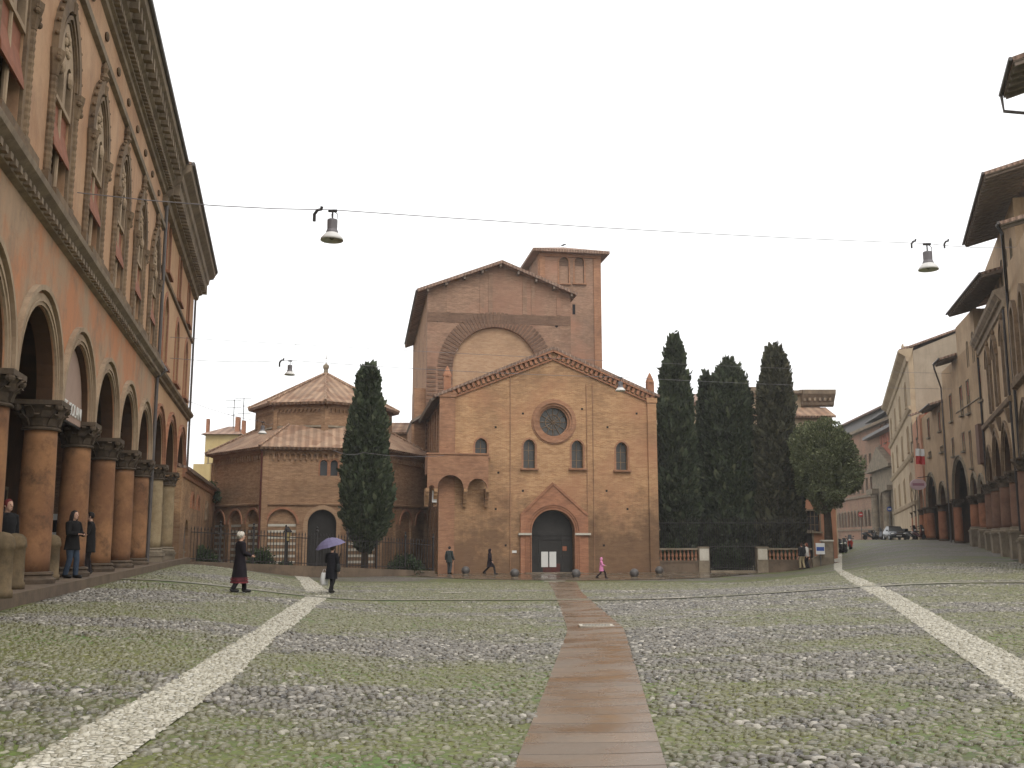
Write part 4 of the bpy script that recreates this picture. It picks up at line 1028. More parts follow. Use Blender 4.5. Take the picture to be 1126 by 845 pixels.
# nearest brick house of which only the far corner shows, with a taller roof above
F0 = rframe('dark_brick_house', 'dark house with terracotta windows and a deep brown eave at the right edge', 'house', RX(52.4), 52.4, .365)
x1 = 9.; z0 = gl(F0, 0)
e0 = F0.z(1098, 247, -1.25); xe0 = F0.x(1098, 247, -1.25)
fx = [1.6, 5.2]
wall(F0, 'front_wall', .02, x1, z0+5.4, e0, M['tan2'], holes=[outline(c, z0+9.6, 1.3, 3.6, 'pointed') for c in fx], arches=[(2.6, 1.9, z0+5.42, 'pointed'), (7., 1.9, z0+5.42, 'pointed')], th=.6)
portico(F0, .02, x1, z0, z0+8.2, 5, .62)
F0.p(MB().box(.02, x1, .62, 10, z0+8.25, e0), 'rear_body', M['tan2'])
for c in (.35, 4.8, 9.): column(F0, c, .15, z0, z0+5.4, .5, 'coldark', ped=1.2)
for c in (2.6, 7.): archivolt(F0, c, 1.9, z0+5.42, 'pointed', 'trim', .3)
for c in fx: window(F0, c, z0+9.6, 1.3, 3.6, 'pointed', 'trim', 'glass', fw=.4, proud=.2, deep=.35)
F0.p(MB().profx([(0, z0+9.0), (-.25, z0+9.1), (-.3, z0+9.35), (0, z0+9.45)], .02, x1), 'string_course', M['trim'])
eave(F0, xe0, x1, e0, 1.25, 9, .22, 'roof')
F0.p(MB().tube([(.05, -.1, z0), (.05, -.1, e0-1.3), (xe0+.15, -1.15, e0-.5), (xe0+.1, -1.3, e0-.12)], .08, 6), 'drainpipe', M['iron'])
F00 = rframe('tall_house', 'tall house whose dark eave juts into the sky above the right edge', 'house', RX(45), 45, .365)
e00 = F00.z(1102, 103, -2.); xe00 = F00.x(1102, 103, -2.)
F00.p(MB().box(xe00+.3, 14, .2, 10, e0+2, e00), 'wall', M['tan'])
eave(F00, xe00, 14, e00, 2.0, 9, .25, 'roof')
F00.p(MB().tube([(xe00+.1, -2.05, e00-.1), (xe00+.1, -2.0, e00-.75), (xe00+.35, .1, e00-1.4)], .06, 6), 'drainpipe', M['zinc'])

# palace with terracotta windows, three columned arches on high pedestals
F1 = rframe('terracotta_palace', 'tan palace with pointed terracotta windows and dark columns on high pedestals', 'palace', RX(69.4), 69.4, .365)
X1 = 16.1; z1g = gl(F1, 8)-.1; zc1 = F1.z(1095, 520); zk = F1.z(1098, 315, -.4)
ac = [F1.x(1093.5, 525), F1.x(1103.5, 520), F1.x(1114.5, 510)]
colx = [max(.35, F1.x(1089.5, 560, .1)), F1.x(1098.5, 560, .1), F1.x(1109, 560, .1), F1.x(1121, 560, .1)]
zsp = (F1.z(1093, 530)+F1.z(1112, 520))/2
aa = [((colx[i]+colx[i+1])/2, (colx[i+1]-colx[i])/2-.42, zsp, 'pointed') for i in range(3)]
wx1 = [F1.x(1089.5, 420), F1.x(1096.5, 410), F1.x(1106.5, 400)]; wz1 = F1.z(1097, 448); wh1 = F1.z(1097, 374)-wz1
wall(F1, 'front_wall', 0, X1, zsp, zk, M['tan'], holes=[outline(c, wz1, 1.25, wh1, 'pointed') for c in wx1], arches=aa, th=.34)
portico(F1, 0, X1, z1g+.9, zsp+3.4, 5.2, .345)
F1.p(MB().box(0, X1, .62, 9, zsp+3.41, zk), 'rear_body', M['tan'])
for c in colx: column(F1, c, .1, z1g, zsp, .44, 'coldark', ped=1.5)
for a_ in aa: shade_lining(F1, a_[0], a_[1], zsp, 'pointed', .03, .36)
for a_ in aa: archivolt(F1, a_[0], a_[1], zsp, 'pointed', 'trim', .28)
F1.p(MB().box(0, X1, .5, 5, z1g-.5, z1g+.9), 'plinth', M['stone'])
zst = F1.z(1100, 452)
F1.p(MB().profx([(0, zst-.2), (-.18, zst-.14), (-.22, zst+.1), (0, zst+.18)], 0, X1), 'string_course', M['trim'])
for c in wx1:
    o = window(F1, c, wz1, 1.25, wh1, 'pointed', 'trim', 'glass', fw=.3, proud=.14, deep=.3, sill=False)
    MB().strip(arc_pts(0, .95, wh1-rise(1.25, 'pointed'), 'pointed'), arc_pts(0, 1.1, wh1-rise(1.25, 'pointed'), 'pointed'), -.22, .02).lathe([(.07, .1), (.08, wh1*.5), (.07, wh1*.72)], 0, .02, 8).lathe([(.12, wh1+.3), (.05, wh1+.5), (.12, wh1+.7), (.02, wh1+1.)], 0, -.1, 8).build('tracery', M['trim'], o)
for c in wx1: F1.p(MB().loft([[(c-.3, -.3, zst-.4), (c+.3, -.3, zst-.4), (c+.3, -.02, zst-.4), (c-.3, -.02, zst-.4)], [(c-.12, -.14, zst-1.2), (c+.12, -.14, zst-1.2), (c+.12, -.02, zst-1.2), (c-.12, -.02, zst-1.2)]]), 'bracket', M['trim'])
mb = MB().profx([(0, zk-.9), (-.12, zk-.85), (-.16, zk-.5), (-.5, zk-.1), (-.56, zk+.1), (.9, zk+.5)], 0, X1); dentils(mb, 0.1, X1-.1, .4, .2, -.32, -.12, zk-.5, zk-.15)
F1.p(mb, 'cornice', M['cornice'])
e1 = F1.z(1060, 268, -1.1); xe1 = F1.x(1060, 268, -1.1); xe1b = F1.x(1081, 177, -1.1)
sx = [F1.x(p_, 270, .8) for p_ in (1083, 1087, 1091, 1095, 1100, 1104)]
sx = [X1*(.12+.15*i) for i in range(6)]
wall(F1, 'loggia_wall', 0, X1, zk+.4, e1, M['tan'], holes=[outline(c, zk+1.2, .6, 2.3, 'round') for c in sx], th=.4, y0=.8)
for c in sx: window(F1, c, zk+1.2, .6, 2.3, 'round', 'stone', 'shutterbr', y=.8, sill=False, fw=.08)
F1.p(MB().box(0, X1, 1.21, 9, zk+.02, e1-.01), 'upper_body', M['tan'])
eave(F1, xe1, xe1b, e1, 1.9, 8, .24, 'roof', y0=.8)
F1.p(MB().tube([(X1-.1,-.1,z1g+1.5),(X1-.1,-.1,zk-1)], .07, 6), 'drainpipe', M['iron']); F1.p(MB().tube([(.1,-.1,zsp-1),(.1,-.1,zk-1)], .07, 6), 'drainpipe', M['iron'])

# tower-like tan house with red shutters
B2 = .25; X2 = lambda Y: 15.55+.25*Y; B4 = .327; X4 = lambda Y: 7.97+.327*Y
F2 = rframe('shuttered_house', 'tall tan house with narrow red-shuttered windows between the palace and the low houses', 'house', X2(84.), 84., B2)
xa = F2.x(1056, 440); xb = F2.x(1081.5, 440); g2 = gl(F2, 6)
zs2 = F2.z(1060, 547); 
def parc(fr, l, r_, y, zs, kd, k=1.):
    a_, b_ = fr.x(l, y), fr.x(r_, y); return ((a_+b_)/2, (b_-a_)/2*k, zs, kd)
arc2 = [parc(F2, 1048.5, 1067, 548, zs2, 'round', .86), parc(F2, 1069.8, 1076.3, 545, zs2, 'pointed', .95), parc(F2, 1078., 1083.4, 545, zs2, 'pointed', .95)]
xr = F2.x(1084.5, 545)
e2 = F2.z(1041.5, 345, -1.5); xe2 = F2.x(1041.5, 345, -1.5); e2b = F2.z(1027, 400, -1.3); xe2b = F2.x(1027, 400, -1.3)
wl2 = []
for px0, py0, py1, ww in ((1046, 464, 434, .85), (1057.5, 457, 425, .9), (1065, 455, 418, .9), (1079, 441, 403, 1.1), (1048.5, 502, 482, .7), (1060, 496, 476, .8), (1068, 515, 474, .6)):
    zb = F2.z(px0, py0); wl2.append((F2.x(px0, (py0+py1)/2), zb, ww, F2.z(px0, py1)-zb))
sl2 = [(F2.x(1065, 400), F2.z(1065, 404), .45, 1.9), (F2.x(1071, 395), F2.z(1071, 399), .45, 2.2)]
wall(F2, 'front_wall', 0, xr, zs2, e2b, M['tan2'], holes=[outline(*w4, 'rect') for w4 in wl2], arches=arc2, th=.34)
wall(F2, 'tower_wall', xa, xr, e2b+.002, e2, M['tan'], holes=[outline(*w4, 'round') for w4 in sl2 if w4[1] > e2b], th=.5)
F2.p(MB().box(0, xr, .51, 9, zs2+3., e2b-.02).box(xa, xr, .51, 9, e2b-.01, e2-.02), 'rear_body', M['tan2'])
portico(F2, .0, xr, g2-.1, zs2+3.0, 5, .345)
for i, w4 in enumerate(wl2): window(F2, *w4, 'rect', 'stone', 'glass', shut=('shutter', 'closed' if i == 6 else 'half'), fw=.08)
for w4 in sl2: window(F2, *w4, 'round', 'stone', 'glass', fw=.06, sill=False)
cpx = [arc2[0][0]-arc2[0][1]-.2, (arc2[0][0]+arc2[0][1]+arc2[1][0]-arc2[1][1])/2, (arc2[1][0]+arc2[1][1]+arc2[2][0]-arc2[2][1])/2]
for i, c in enumerate(cpx): column(F2, c, .2, gl(F2, c)-.1, zs2, .34, 'colred', ped=(.0 if i == 0 else 1.3))
for a_ in arc2: shade_lining(F2, a_[0], a_[1], zs2, a_[3], .03, .36)
for a_ in arc2: archivolt(F2, a_[0], a_[1], zs2, a_[3], 'stone', .24)
F2.p(MB().profx([(0, zs2+6.6), (-.07, zs2+6.65), (0, zs2+6.75)], xa-2, xr), 'string_course', M['stone'])
eave(F2, xe2, F2.x(1078, 298, -1.5), e2, 1.5, 8, .25, 'tower_roof'); eave(F2, xe2b, xa-.02, e2b, 1.3, 8, .28, 'roof')
F2.p(MB().tube([(xe2b+.05, -1.36, e2b-.1), (xe2b+.05, -1.3, e2b-.5), (-.05, -.1, e2b-1.3), (-.05, -.1, g2)], .07, 6), 'drainpipe', M['zinc'])
o_ = F2.p(MB().box(F2.x(1080, 487)-.5, F2.x(1080, 487)+.5, -.3, -.004, F2.z(1080, 511), F2.z(1080, 466)), 'brown_shutter_box', M['shutterbr'])

# low houses with red columns
F3 = rframe('low_arcaded_house', 'low brown house over two arches with red columns, left of the shuttered house', 'house', X2(98.4), 98.4, B2)
xr3 = F3.x(1042, 520); e3 = F3.z(1012, 452, -.9); xe3 = F3.x(1012, 452, -.9); zs3 = F3.z(1034, 555); g3 = gl(F3, 8)
arc3 = [parc(F3, 1020, 1031.8, 556, zs3, 'round', .9), parc(F3, 1034., 1041.8, 554, zs3, 'round', .9)]
xr3 = arc3[1][0]+arc3[1][1]+.05
wl3 = []
for px0, py0, py1, ww in ((1022, 481, 460, 1.0), (1034, 474, 452, 1.0), (1023, 502, 497, 1.3), (1036, 497, 491, 1.3)):
    zb = F3.z(px0, py0); wl3.append((F3.x(px0, py0), zb, ww, F3.z(px0, py1)-zb))
wall(F3, 'front_wall', 0, xr3, zs3, e3, M['tan2'], holes=[outline(*w4, 'rect') for w4 in wl3], arches=arc3, th=.34)
F3.p(MB().box(0, xr3, .51, 8, zs3+3., e3-.01), 'rear_body', M['tan2'])
portico(F3, .0, xr3, g3-.2, zs3+3., 5, .345)
for w4 in wl3[:2]: window(F3, *w4, 'rect', 'stone', 'glass', shut=('shutter', 'closed'), fw=.08)
for w4 in wl3[2:]: window(F3, *w4, 'rect', 'stone', 'glass', fw=.06)
for c in (arc3[0][0]-arc3[0][1]-.2, (arc3[0][0]+arc3[0][1]+arc3[1][0]-arc3[1][1])/2): column(F3, c, .2, gl(F3, c)-.1, zs3, .36, 'colred', fancy=False)
for a_ in arc3: shade_lining(F3, a_[0], a_[1], zs3, a_[3], .03, .36)
for a_ in arc3: archivolt(F3, a_[0], a_[1], zs3, 'round', 'stone', .24)
eave(F3, xe3, xr3, e3, .9, 8, .3, 'roof')
F4 = rframe('salmon_house', 'narrow salmon house with a stepped roof beside the cream palace', 'house', X4(114.), 114., B4)
xr4 = F4.x(1013.5, 500); e4 = F4.z(1000, 456, -.9); xe4 = F4.x(1000, 456, -.9); g4 = gl(F4, 6); zs4 = F4.z(1008, 562)
wl4 = [(F4.x(p_, 500), F4.z(p_, q_), .8, 2.0) for p_, q_ in ((1003, 508), (1009.5, 505), (1004.5, 485), (1010.5, 480))]
ar4 = [(F4.x(p_, 560), xr4/7.2, zs4, 'round') for p_ in (1003.3, 1008, 1013)]
ar4 = [(xr4*(.18+.32*i), xr4*.13, zs4, 'round') for i in range(3)]
wall(F4, 'front_wall', 0, xr4, zs4, e4, M['salmon'], holes=[outline(*w4, 'rect') for w4 in wl4], arches=ar4, th=.5)
F4.p(MB().box(0, xr4, .51, 8, zs4+2, e4-.01), 'rear_body', M['salmon']); portico(F4, 0, xr4, g4-.1, zs4+2, 4.5, .52)
for w4 in wl4: window(F4, *w4, 'rect', 'stone', 'glass', shut=('shutter', 'closed'), fw=.06)
for c in (ar4[0][0]-xr4*.16, ar4[0][0]+xr4*.16, ar4[1][0]+xr4*.16, ar4[2][0]+xr4*.16): column(F4, c, .2, g4-.1, zs4, .36, 'colred', fancy=False)
for a_ in ar4: archivolt(F4, a_[0], a_[1], zs4, 'round', 'stone', .2, hood=False)
eave(F4, xe4, xr4, e4, .9, 5, .35, 'roof')
F4.p(MB().prism([(.5, e4+.3), (5, e4+1.9), (9, e4+1.9), (9, e4-2), (.5, e4-2)], xr4-.4, xr4-.05, axis='x'), 'gable_wall', M['redplaster'])
cx_, cz_ = F4.px(1021, 436, 3.); MB().box(cx_-.4, cx_+.4, 2.6, 3.4, cz_-.8, cz_+1.5).box(cx_-.6, cx_+.6, 2.4, 3.6, cz_+1.5, cz_+1.7).box(cx_-.4, cx_+.4, 2.6, 3.4, cz_+1.7, cz_+2.).build('chimney', M['iron'], F4.root)
# cream palace closing the row
F5 = rframe('cream_palace', 'tall cream palace with bare grey side wall and moulded cornice', 'palace', X4(153.), 153., B4)
xr5 = F5.x(1005, 500); e5 = F5.z(979, 414.6, -1.); g5 = 1.5
wl5 = [(xr5*(.14+.24*i), z_, 1.2, 2.6) for i in range(4) for z_ in (6.2, 11.4, 16.4, 20.8)]
wall(F5, 'front_wall', 0, xr5, g5, e5, M['cream'], holes=[outline(*w4, 'rect') for w4 in wl5], th=.5)
for w4 in wl5: window(F5, *w4, 'rect', 'cream', 'glass', fw=.22, proud=.15)
F5.p(MB().prism([(.51, g5), (14, g5), (14, e5+1.), (9.5, e5+3.4), (.51, e5)], .0, xr5, axis='x'), 'side_wall', M['greyrender'])
mb = MB()
for z_ in (5.3, 10.3, 15.3): mb.profx([(0, z_), (-.2, z_+.1), (-.35, z_+.4), (0, z_+.5)], 0, xr5+.1)
F5.p(mb, 'string_course', M['cream'])
mb = MB().profx([(0, e5-1.2), (-.2, e5-1.1), (-.3, e5-.6), (-.9, e5-.2), (-1., e5+.1), (.6, e5+.3)], -.4, xr5+.3); F5.p(mb, 'cornice', M['cream'])
F5.p(MB().slab([(-.3,-.9,e5+.2),(xr5+.2,-.9,e5+.2),(xr5+.2,9.5,e5+3.6),(-.3,9.5,e5+3.6)], .2).slab([(-.3,9.5,e5+3.6),(xr5+.2,9.5,e5+3.6),(xr5+.2,14.4,e5+1),(-.3,14.4,e5+1)], .2), 'roof', M['tiles2'])
# far palace that closes the street
F6 = rframe('far_brick_palace', 'long brick palace with a pedimented portal closing the far end of the street', 'palace', 66.9, 216, .09)
xr6 = 60.; e6 = 21.
Fz = lambda px, py: F6.z(px, py)
w6 = [(2+3.1*i, z_, 1.2, 2.4) for i in range(13) for z_ in (10.2, 14.3)]
r6 = [(1.5+2.5*i, 1., 6.2, 'round') for i in range(16)]
F6.p(MB().prism([(0, 1), (xr6, 1), (xr6, e6), (0, e6)], 0, .5, [outline(a_, b_, c_, d_, 'rect') for a_, b_, c_, d_ in w6]+[outline(c, 4., 1.5, 2.9, 'round') for c, *_ in r6]), 'front_wall', M['tower'])
F6.p(MB().box(0, xr6, .51, 12, 1, e6), 'rear_body', M['tower'])
for w4 in w6: window(F6, *w4, 'rect', 'stone', 'glass', fw=.15)
for c, *_ in r6: window(F6, c, 4., 1.5, 2.9, 'round', 'stone', 'glass', fw=.25, sill=False)
F6.p(MB().box(0, xr6, -.9, .5, e6, e6+.5).box(0, xr6, -.3, -.003, 9.2, 9.6).box(0, xr6, -.2, -.003, 3.3, 3.6), 'cornice', M['cornice'])
F6.p(MB().box(2, xr6, 1.5, 10, e6+.5, e6+3.4), 'roof_storey', M['zinc']); F6.p(MB().slab([(1,.5,e6+3.4),(xr6,.5,e6+3.4),(xr6,11,e6+5),(1,11,e6+5)], .3), 'roof', M['tiles2'])
# portal pavilion, nearer, with pediment, arch, columns and a red upper storey
F7 = rframe('portal_house', 'grey stone portal with pediment and great arch under a red upper storey', 'building', at(986, 560, 158)[0], 158, .16)
xa7 = -22.; p0, p1 = -18.5, -1.0; e7 = F7.z(975, 474)
zp = F7.z(975, 512); zq = F7.z(975, 500); pc = (p0+p1)/2; zap7 = F7.z(975, 538)
F7.p(MB().prism([(p0, 1)]+outline(pc, 1, 6.4, zap7-1, 'round')+[(p1, 1), (p1, zp), (p0, zp)], 0, .8), 'portal_wall', M['stone'])
F7.p(MB().box(p0, p1, .81, 10, 1, zp).box(p0-1, 8, .5, 10, zp, e7), 'upper_wall', M['redplaster'])
F7.p(MB().prism([(p0-.6, zp), (p1+.6, zp), (pc, zp+3.4)], -.7, .4).prism([(p0-1, zp-.5), (p1+1, zp-.5), (p1+1, zp-.01), (p0-1, zp-.01)], -.9, .4), 'pediment', M['stone'])
for c in (pc-5.6, pc-4.2, pc+4.2, pc+5.6): column(F7, c, -.45, 1.5, zp-4.2, .5, 'stone', 'stone', fancy=False)
for q_ in ((p0, pc-3.3), (pc+3.3, p1)): F7.p(MB().box(*q_, -1.1, -.002, zp-4.2, zp-3.4), 'entablature', M['stone'])
for i in range(4): window(F7, p0+2.5+4*i, zp+3.9, 1.6, 3.2, 'rect', 'stone', 'glass', y=.5, shut=('shutterbr', 'closed'))
F7.p(MB().box(p0-2, 8, -.9, 10, e7, e7+.5).box(p0-1, 8, 1., 9, e7+.5, e7+3.2), 'attic', M['zinc']); F7.p(MB().slab([(p0-2,-.5,e7+3.2),(8,-.5,e7+3.2),(8,10,e7+4.6),(p0-2,10,e7+4.6)], .25), 'roof', M['zinc'])
# yellow palace behind the garden trees
YB = 96; xb0, _ = at(820, 500, YB); xb1, zb1 = at(917, 500, YB)
F8 = Fr('garden_palace', 'buff palace with bracketed cornice rising behind the garden trees', 'palace', xb0, YB, 0)
wB = xb1-xb0; zt8 = at(870, 447, YB)[1]; ztop8 = at(900, 426, YB)[1]; zl8 = at(870, 458, YB)[1]
w8 = [(wB*.62, 2.2, 1.4, 2.9), (wB*.35, 2.2, 1.4, 2.9), (wB*.35, 8.2, 1.3, 2.4), (wB*.62, 8.2, 1.3, 2.4), (wB*.88, 8.2, 1.3, 2.4)]
F8.p(MB().prism([(0, -.6), (wB, -.6), (wB, zl8), (0, zl8)], 0, .5, [outline(*w4, 'rect') for w4 in w8]), 'front_wall', M['cream'])
for w4 in w8: window(F8, *w4, 'rect', 'stone', 'glass', fw=.2)
F8.p(MB().box(0, wB, .51, 9, -.6, zl8-.01), 'rear_body', M['cream']); F8.p(MB().box(0, wB*.75, 2.6, 9, zl8, ztop8-.3).box(wB*.75+.002, wB-.2, 2.9, 9, zl8, ztop8-1.), 'upper_wall', M['cream'])
F8.p(MB().slab([(-.3,-.6,zl8),(wB+.2,-.6,zl8),(wB+.2,2.5,zl8+1.2),(-.3,2.5,zl8+1.2)], .2), 'roof', M['tiles'])
mb = MB().profx([(2.6, ztop8-1.6), (2.3, ztop8-1.4), (2.2, ztop8-1.1), (1.6, ztop8-.4), (1.5, ztop8), (3, ztop8+.2)], wB*.74, wB+1.0); dentils(mb, wB*.75, wB+.6, .5, .25, 1.9, 2.4, ztop8-1.05, ztop8-.5)
mb.box(-.5, wB*.76, 2., 9.4, ztop8-.3, ztop8).box(0, wB*.55, 2.4, 9, ztop8, ztop8+.4).box(wB*.3,wB*.31+.4,3,3.4,ztop8,ztop8+2).profx([(2.88, zt8-.6), (2.3, zt8-.3), (2.2, zt8), (2.9, zt8+.1)], wB*.2, wB*.92)
F8.p(mb, 'cornice', M['cornice'])
F8.p(MB().box(-9, -.003, 2, 10, -.6, zt8+.6), 'side_wing', M['cream']); F8.p(MB().slab([(-9.5,1.2,zt8+.6),(0,1.2,zt8+.6),(0,8,zt8+2.4),(-9.5,8,zt8+2.4)], .3), 'wing_roof', M['tiles2'])
YO = 84; xo0, _ = at(862, 560, YO); xo1, zo1 = at(918, 545, YO)
F9 = Fr('orange_lodge', 'small orange plastered lodge with a dark doorway behind the round tree', 'building', xo0, YO, 0)
F9.p(MB().prism([(0, -.4), (xo1-xo0, -.4), (xo1-xo0, 6.2), (0, 6.2)], 0, .4, [outline(xo1-xo0-1.9, 2.3, 1.0, 1.7, 'rect'), outline(1.6, -.3, 1.3, 2.6, 'rect')]), 'front_wall', M['salmon'])
window(F9, xo1-xo0-1.9, 2.3, 1.0, 1.7, 'rect', 'stone', 'glass', bars=3); window(F9, 1.6, -.3, 1.3, 2.6, 'rect', 'stone', 'darkwood', sill=False)
F9.p(MB().box(0, xo1-xo0, .41, 6, -.4, 6.2), 'rear_body', M['redplaster']); F9.p(MB().slab([(-.4,-.5,6.2),(xo1-xo0+.4,-.5,6.2),(xo1-xo0+.4,6.2,7.6),(-.4,6.2,7.6)], .2), 'roof', M['tiles2'])
# ------------------------------------------------------------------ trees: trunk and limbs, crown of many small leaf sprays
def leaf_mesh(name, P, D, size, mat, aspect=.45):
    """P points, D outward directions: one bent leaf spray (two quads) per point"""
    n = len(P); a = D/np.maximum(1e-6, np.linalg.norm(D, axis=1))[:, None]
    rnd = RNG.normal(0, 1, (n, 3)); s = np.cross(a, rnd); s /= np.maximum(1e-6, np.linalg.norm(s, axis=1))[:, None]
    u = np.cross(s, a); L_ = (size*RNG.uniform(.6, 1.35, n))[:, None]; W_ = L_*aspect
    m = P+a*L_*.5+u*L_*.12; e = P+a*L_
    V = np.stack([P-s*W_*.25, P+s*W_*.25, m+s*W_*.6, m-s*W_*.6, e+s*W_*.15, e-s*W_*.15], 1).reshape(-1, 3)
    b = (np.arange(n)*6)[:, None]; Q = np.concatenate([b+np.array([[0, 1, 2, 3]]), b+np.array([[3, 2, 4, 5]])], 1).reshape(-1, 4)
    return poly_mesh(name, V, Q, mat, (('rnd', 'POINT', np.repeat(RNG.random(n), 6)),), smooth=False)
def bump3(P, sc, seed):
    return np.array([noise.noise(Vector((p[0]*sc+seed, p[1]*sc, p[2]*sc))) for p in P])
def cypress(label, X, Y, zg, ztop, prof, trunk_h, mat, n, group, lean=0., size=.34, top_blob=0, holes=.35, lo=0.):
    r = thing('cypress_tree', label, 'tree', (X, Y, zg), 0, group); H_ = ztop-zg
    zs_ = np.array([p[0] for p in prof]); rs = np.array([p[1] for p in prof])
    # points near the surface of the profile, packed in lumps
    t_ = lo+(1-lo)*RNG.random(n*2); w_ = np.interp(t_, zs_, rs); keep = RNG.random(n*2) < (w_/rs.max())**.8; t_ = t_[keep][:n]; k = len(t_)
    an = RNG.random(k)*2*math.pi; rad = np.interp(t_, zs_, rs); z = t_*H_
    base = np.stack([rad*np.cos(an), rad*np.sin(an), z], 1)
    sd = RNG.random()*50; lump = bump3(base, .9, sd)*.17+bump3(base, 2.4, sd+9)*.12+bump3(base, .35, sd+5)*.14+bump3(np.stack([np.cos(an)*1.7, np.sin(an)*1.7, z*.22], 1), 1., sd+31)*.2
    dep = 1-RNG.random(k)**2.2*.28
    f = (dep+lump); P = np.stack([rad*f*np.cos(an)+lean*z/H_, rad*f*np.sin(an), z+RNG.normal(0, .12, k)], 1)
    D = np.stack([np.cos(an)*.55, np.sin(an)*.55, np.full(k, .8)], 1)+RNG.normal(0, .38, (k, 3))
    gap = bump3(base, 1.1, sd+20); ok = ~((gap < -holes) & (RNG.random(k) < .85)); P, D = P[ok], D[ok]
    sz = np.where(RNG.random(len(P)) < .07, size*2.2, size); D[:, 2] += np.where(sz > size, .8, 0)
    link('crown', leaf_mesh('crown', P, D, sz, M[mat]), r)
    # dense inner twigs that stop the light
    ti = lo+(.96-lo)*RNG.random(n//3); ai = RNG.random(n//3)*2*math.pi; ri = np.interp(ti, zs_, rs)*RNG.uniform(.2, .66, n//3)
    Pi = np.stack([ri*np.cos(ai)+lean*ti, ri*np.sin(ai), ti*H_], 1); Di = np.stack([np.cos(ai), np.sin(ai), RNG.normal(.6, .4, n//3)], 1)
    link('inner_foliage', leaf_mesh('inner_foliage', Pi, Di, size*2., M[mat], .7), r)
    mb = MB(); tr = .2
    mb.tube([(0, 0, -.3), (.03, .02, H_*.2), (lean*.5, 0, H_*.55), (lean*.95, 0, H_*.95)], [tr*1.25, tr, tr*.6, .03], 8)
    for i in range(10):
        z0_ = H_*(.09+.075*i); a_ = i*2.4; rr_ = np.interp(.09+.075*i, zs_, rs)*.75
        mb.tube([(lean*z0_/H_, 0, z0_), (rr_*.5*math.cos(a_), rr_*.5*math.sin(a_), z0_+.5), (rr_*math.cos(a_), rr_*math.sin(a_), z0_+1.5)], [.07, .05, .015], 5)
    mb.build('trunk', M['bark'], r, True)
    return r
x_, z_ = at(401, 403, 63); zg = gz(at(405, 615, 63)[0], 63); s_ = 63/1115
cypress('tall dark cypress with a knobbly top standing alone before the rotunda', at(402, 560, 63)[0], 63, zg, z_,
        [(0, .05), (.11, .1), (.14, .55), (.2, 1.15), (.27, 1.5), (.38, 1.55), (.5, 1.42), (.66, 1.22), (.8, .92), (.85, .66), (.89, .72), (.94, .74), (.98, .45), (1, .06)], 1, 'cyp', 30000, 'cypresses', 0., .19, holes=.3, lo=.12)
CY = [('tallest slim dark cypress close against the right corner of the church', 741, 370, 76, 45, [(0, .5), (.08, .85), (.3, 1.), (.6, .86), (.8, .62), (.92, .35), (.97, .2), (1, .04)], 'cyp'),
      ('thin cypress half hidden between two broader ones', 776, 410, 82, 30, [(0, .5), (.1, .9), (.4, 1.), (.7, .7), (.9, .35), (1, .04)], 'cyp'),
      ('broad rounded cypress in the middle of the garden group', 800, 398, 77, 60, [(0, .6), (.08, .92), (.3, 1.), (.6, .93), (.8, .76), (.9, .56), (.96, .36), (1, .06)], 'cyp'),
      ('brownish cypress with a blunt top at the right of the garden group', 851, 381, 75, 52, [(0, .6), (.08, .9), (.3, 1.), (.6, .8), (.8, .62), (.92, .46), (.97, .3), (1, .06)], 'cypbrown')]
for lb, px_, py_, Y, wpx, pr_, mt in CY:
    X, zt = at(px_, py_, Y); half = wpx/2*Y/1130
    cypress(lb, X, Y, -.4, zt, [(a_, b_*half) for a_, b_ in pr_], 1, mt, 30000, 'cypresses', 0., .24, holes=.42)
def round_tree(name, label, X, Y, zg, zc, rx, rz, n, mat, th, size=.32, group=None):
    r = thing(name, label, 'tree', (X, Y, zg), 0, group)
    an = RNG.random(n)*2*math.pi; cz = RNG.uniform(-1, 1, n); q = np.sqrt(1-cz**2)
    U = np.stack([q*np.cos(an), q*np.sin(an), cz], 1); sd = RNG.random()*30
    f = 1-RNG.random(n)**2*.35+bump3(U*rx, .8, sd)*.3+bump3(U*rx, .4, sd+7)*.22+bump3(U*rx, 2.2, sd+4)*.1
    P = U*f[:, None]*np.array([rx, rx, rz]); P[:, 2] = np.where(P[:, 2] < -.55*rz, -.55*rz+(P[:, 2]+.55*rz)*.85, P[:, 2]); P[:, 2] += zc-zg
    ok = ~((bump3(U*rx, 1.2, sd+11) < -.38)); D = U*.9+RNG.normal(0, .5, (n, 3))+np.array([0, 0, .25])
    link('crown', leaf_mesh('crown', P[ok], D[ok], size, M[mat], .5), r)
    m = n//4; Ui = U[:m]*RNG.uniform(.2, .75, m)[:, None]*np.array([rx, rx, rz*.8]); Ui[:, 2] += zc-zg+.2
    link('inner_foliage', leaf_mesh('inner_foliage', Ui, RNG.normal(0, 1, (m, 3)), size*2.6, M[mat], .7), r)
    mb = MB(); zb = zc-zg-rz*.55
    mb.tube([(0, 0, -.3), (.05, 0, zb*.5), (.0, .05, zb), (.1, .0, zc-zg)], [th*1.35, th, th*.85, th*.35], 10)
    for i in range(9):
        a_ = i*2.4; mb.tube([(0, .03, zb*.92), (rx*.35*math.cos(a_), rx*.35*math.sin(a_), zc-zg-.25*rz), (rx*.75*math.cos(a_), rx*.75*math.sin(a_), zc-zg+.35*rz*math.sin(i))], [th*.55, th*.3, .03], 6)
    mb.build('trunk', M['bark'], r, True); return r
Xt, zt = at(911, 505, 72); zb = gz(at(909, 600, 72)[0], 72)
round_tree('evergreen_oak', 'round clipped evergreen oak with silvery green crown at the street corner', at(909, 560, 72)[0], 72, -.1, at(911, 514, 72)[1], 2.3, 3.2, 30000, 'oak', .28, .15)
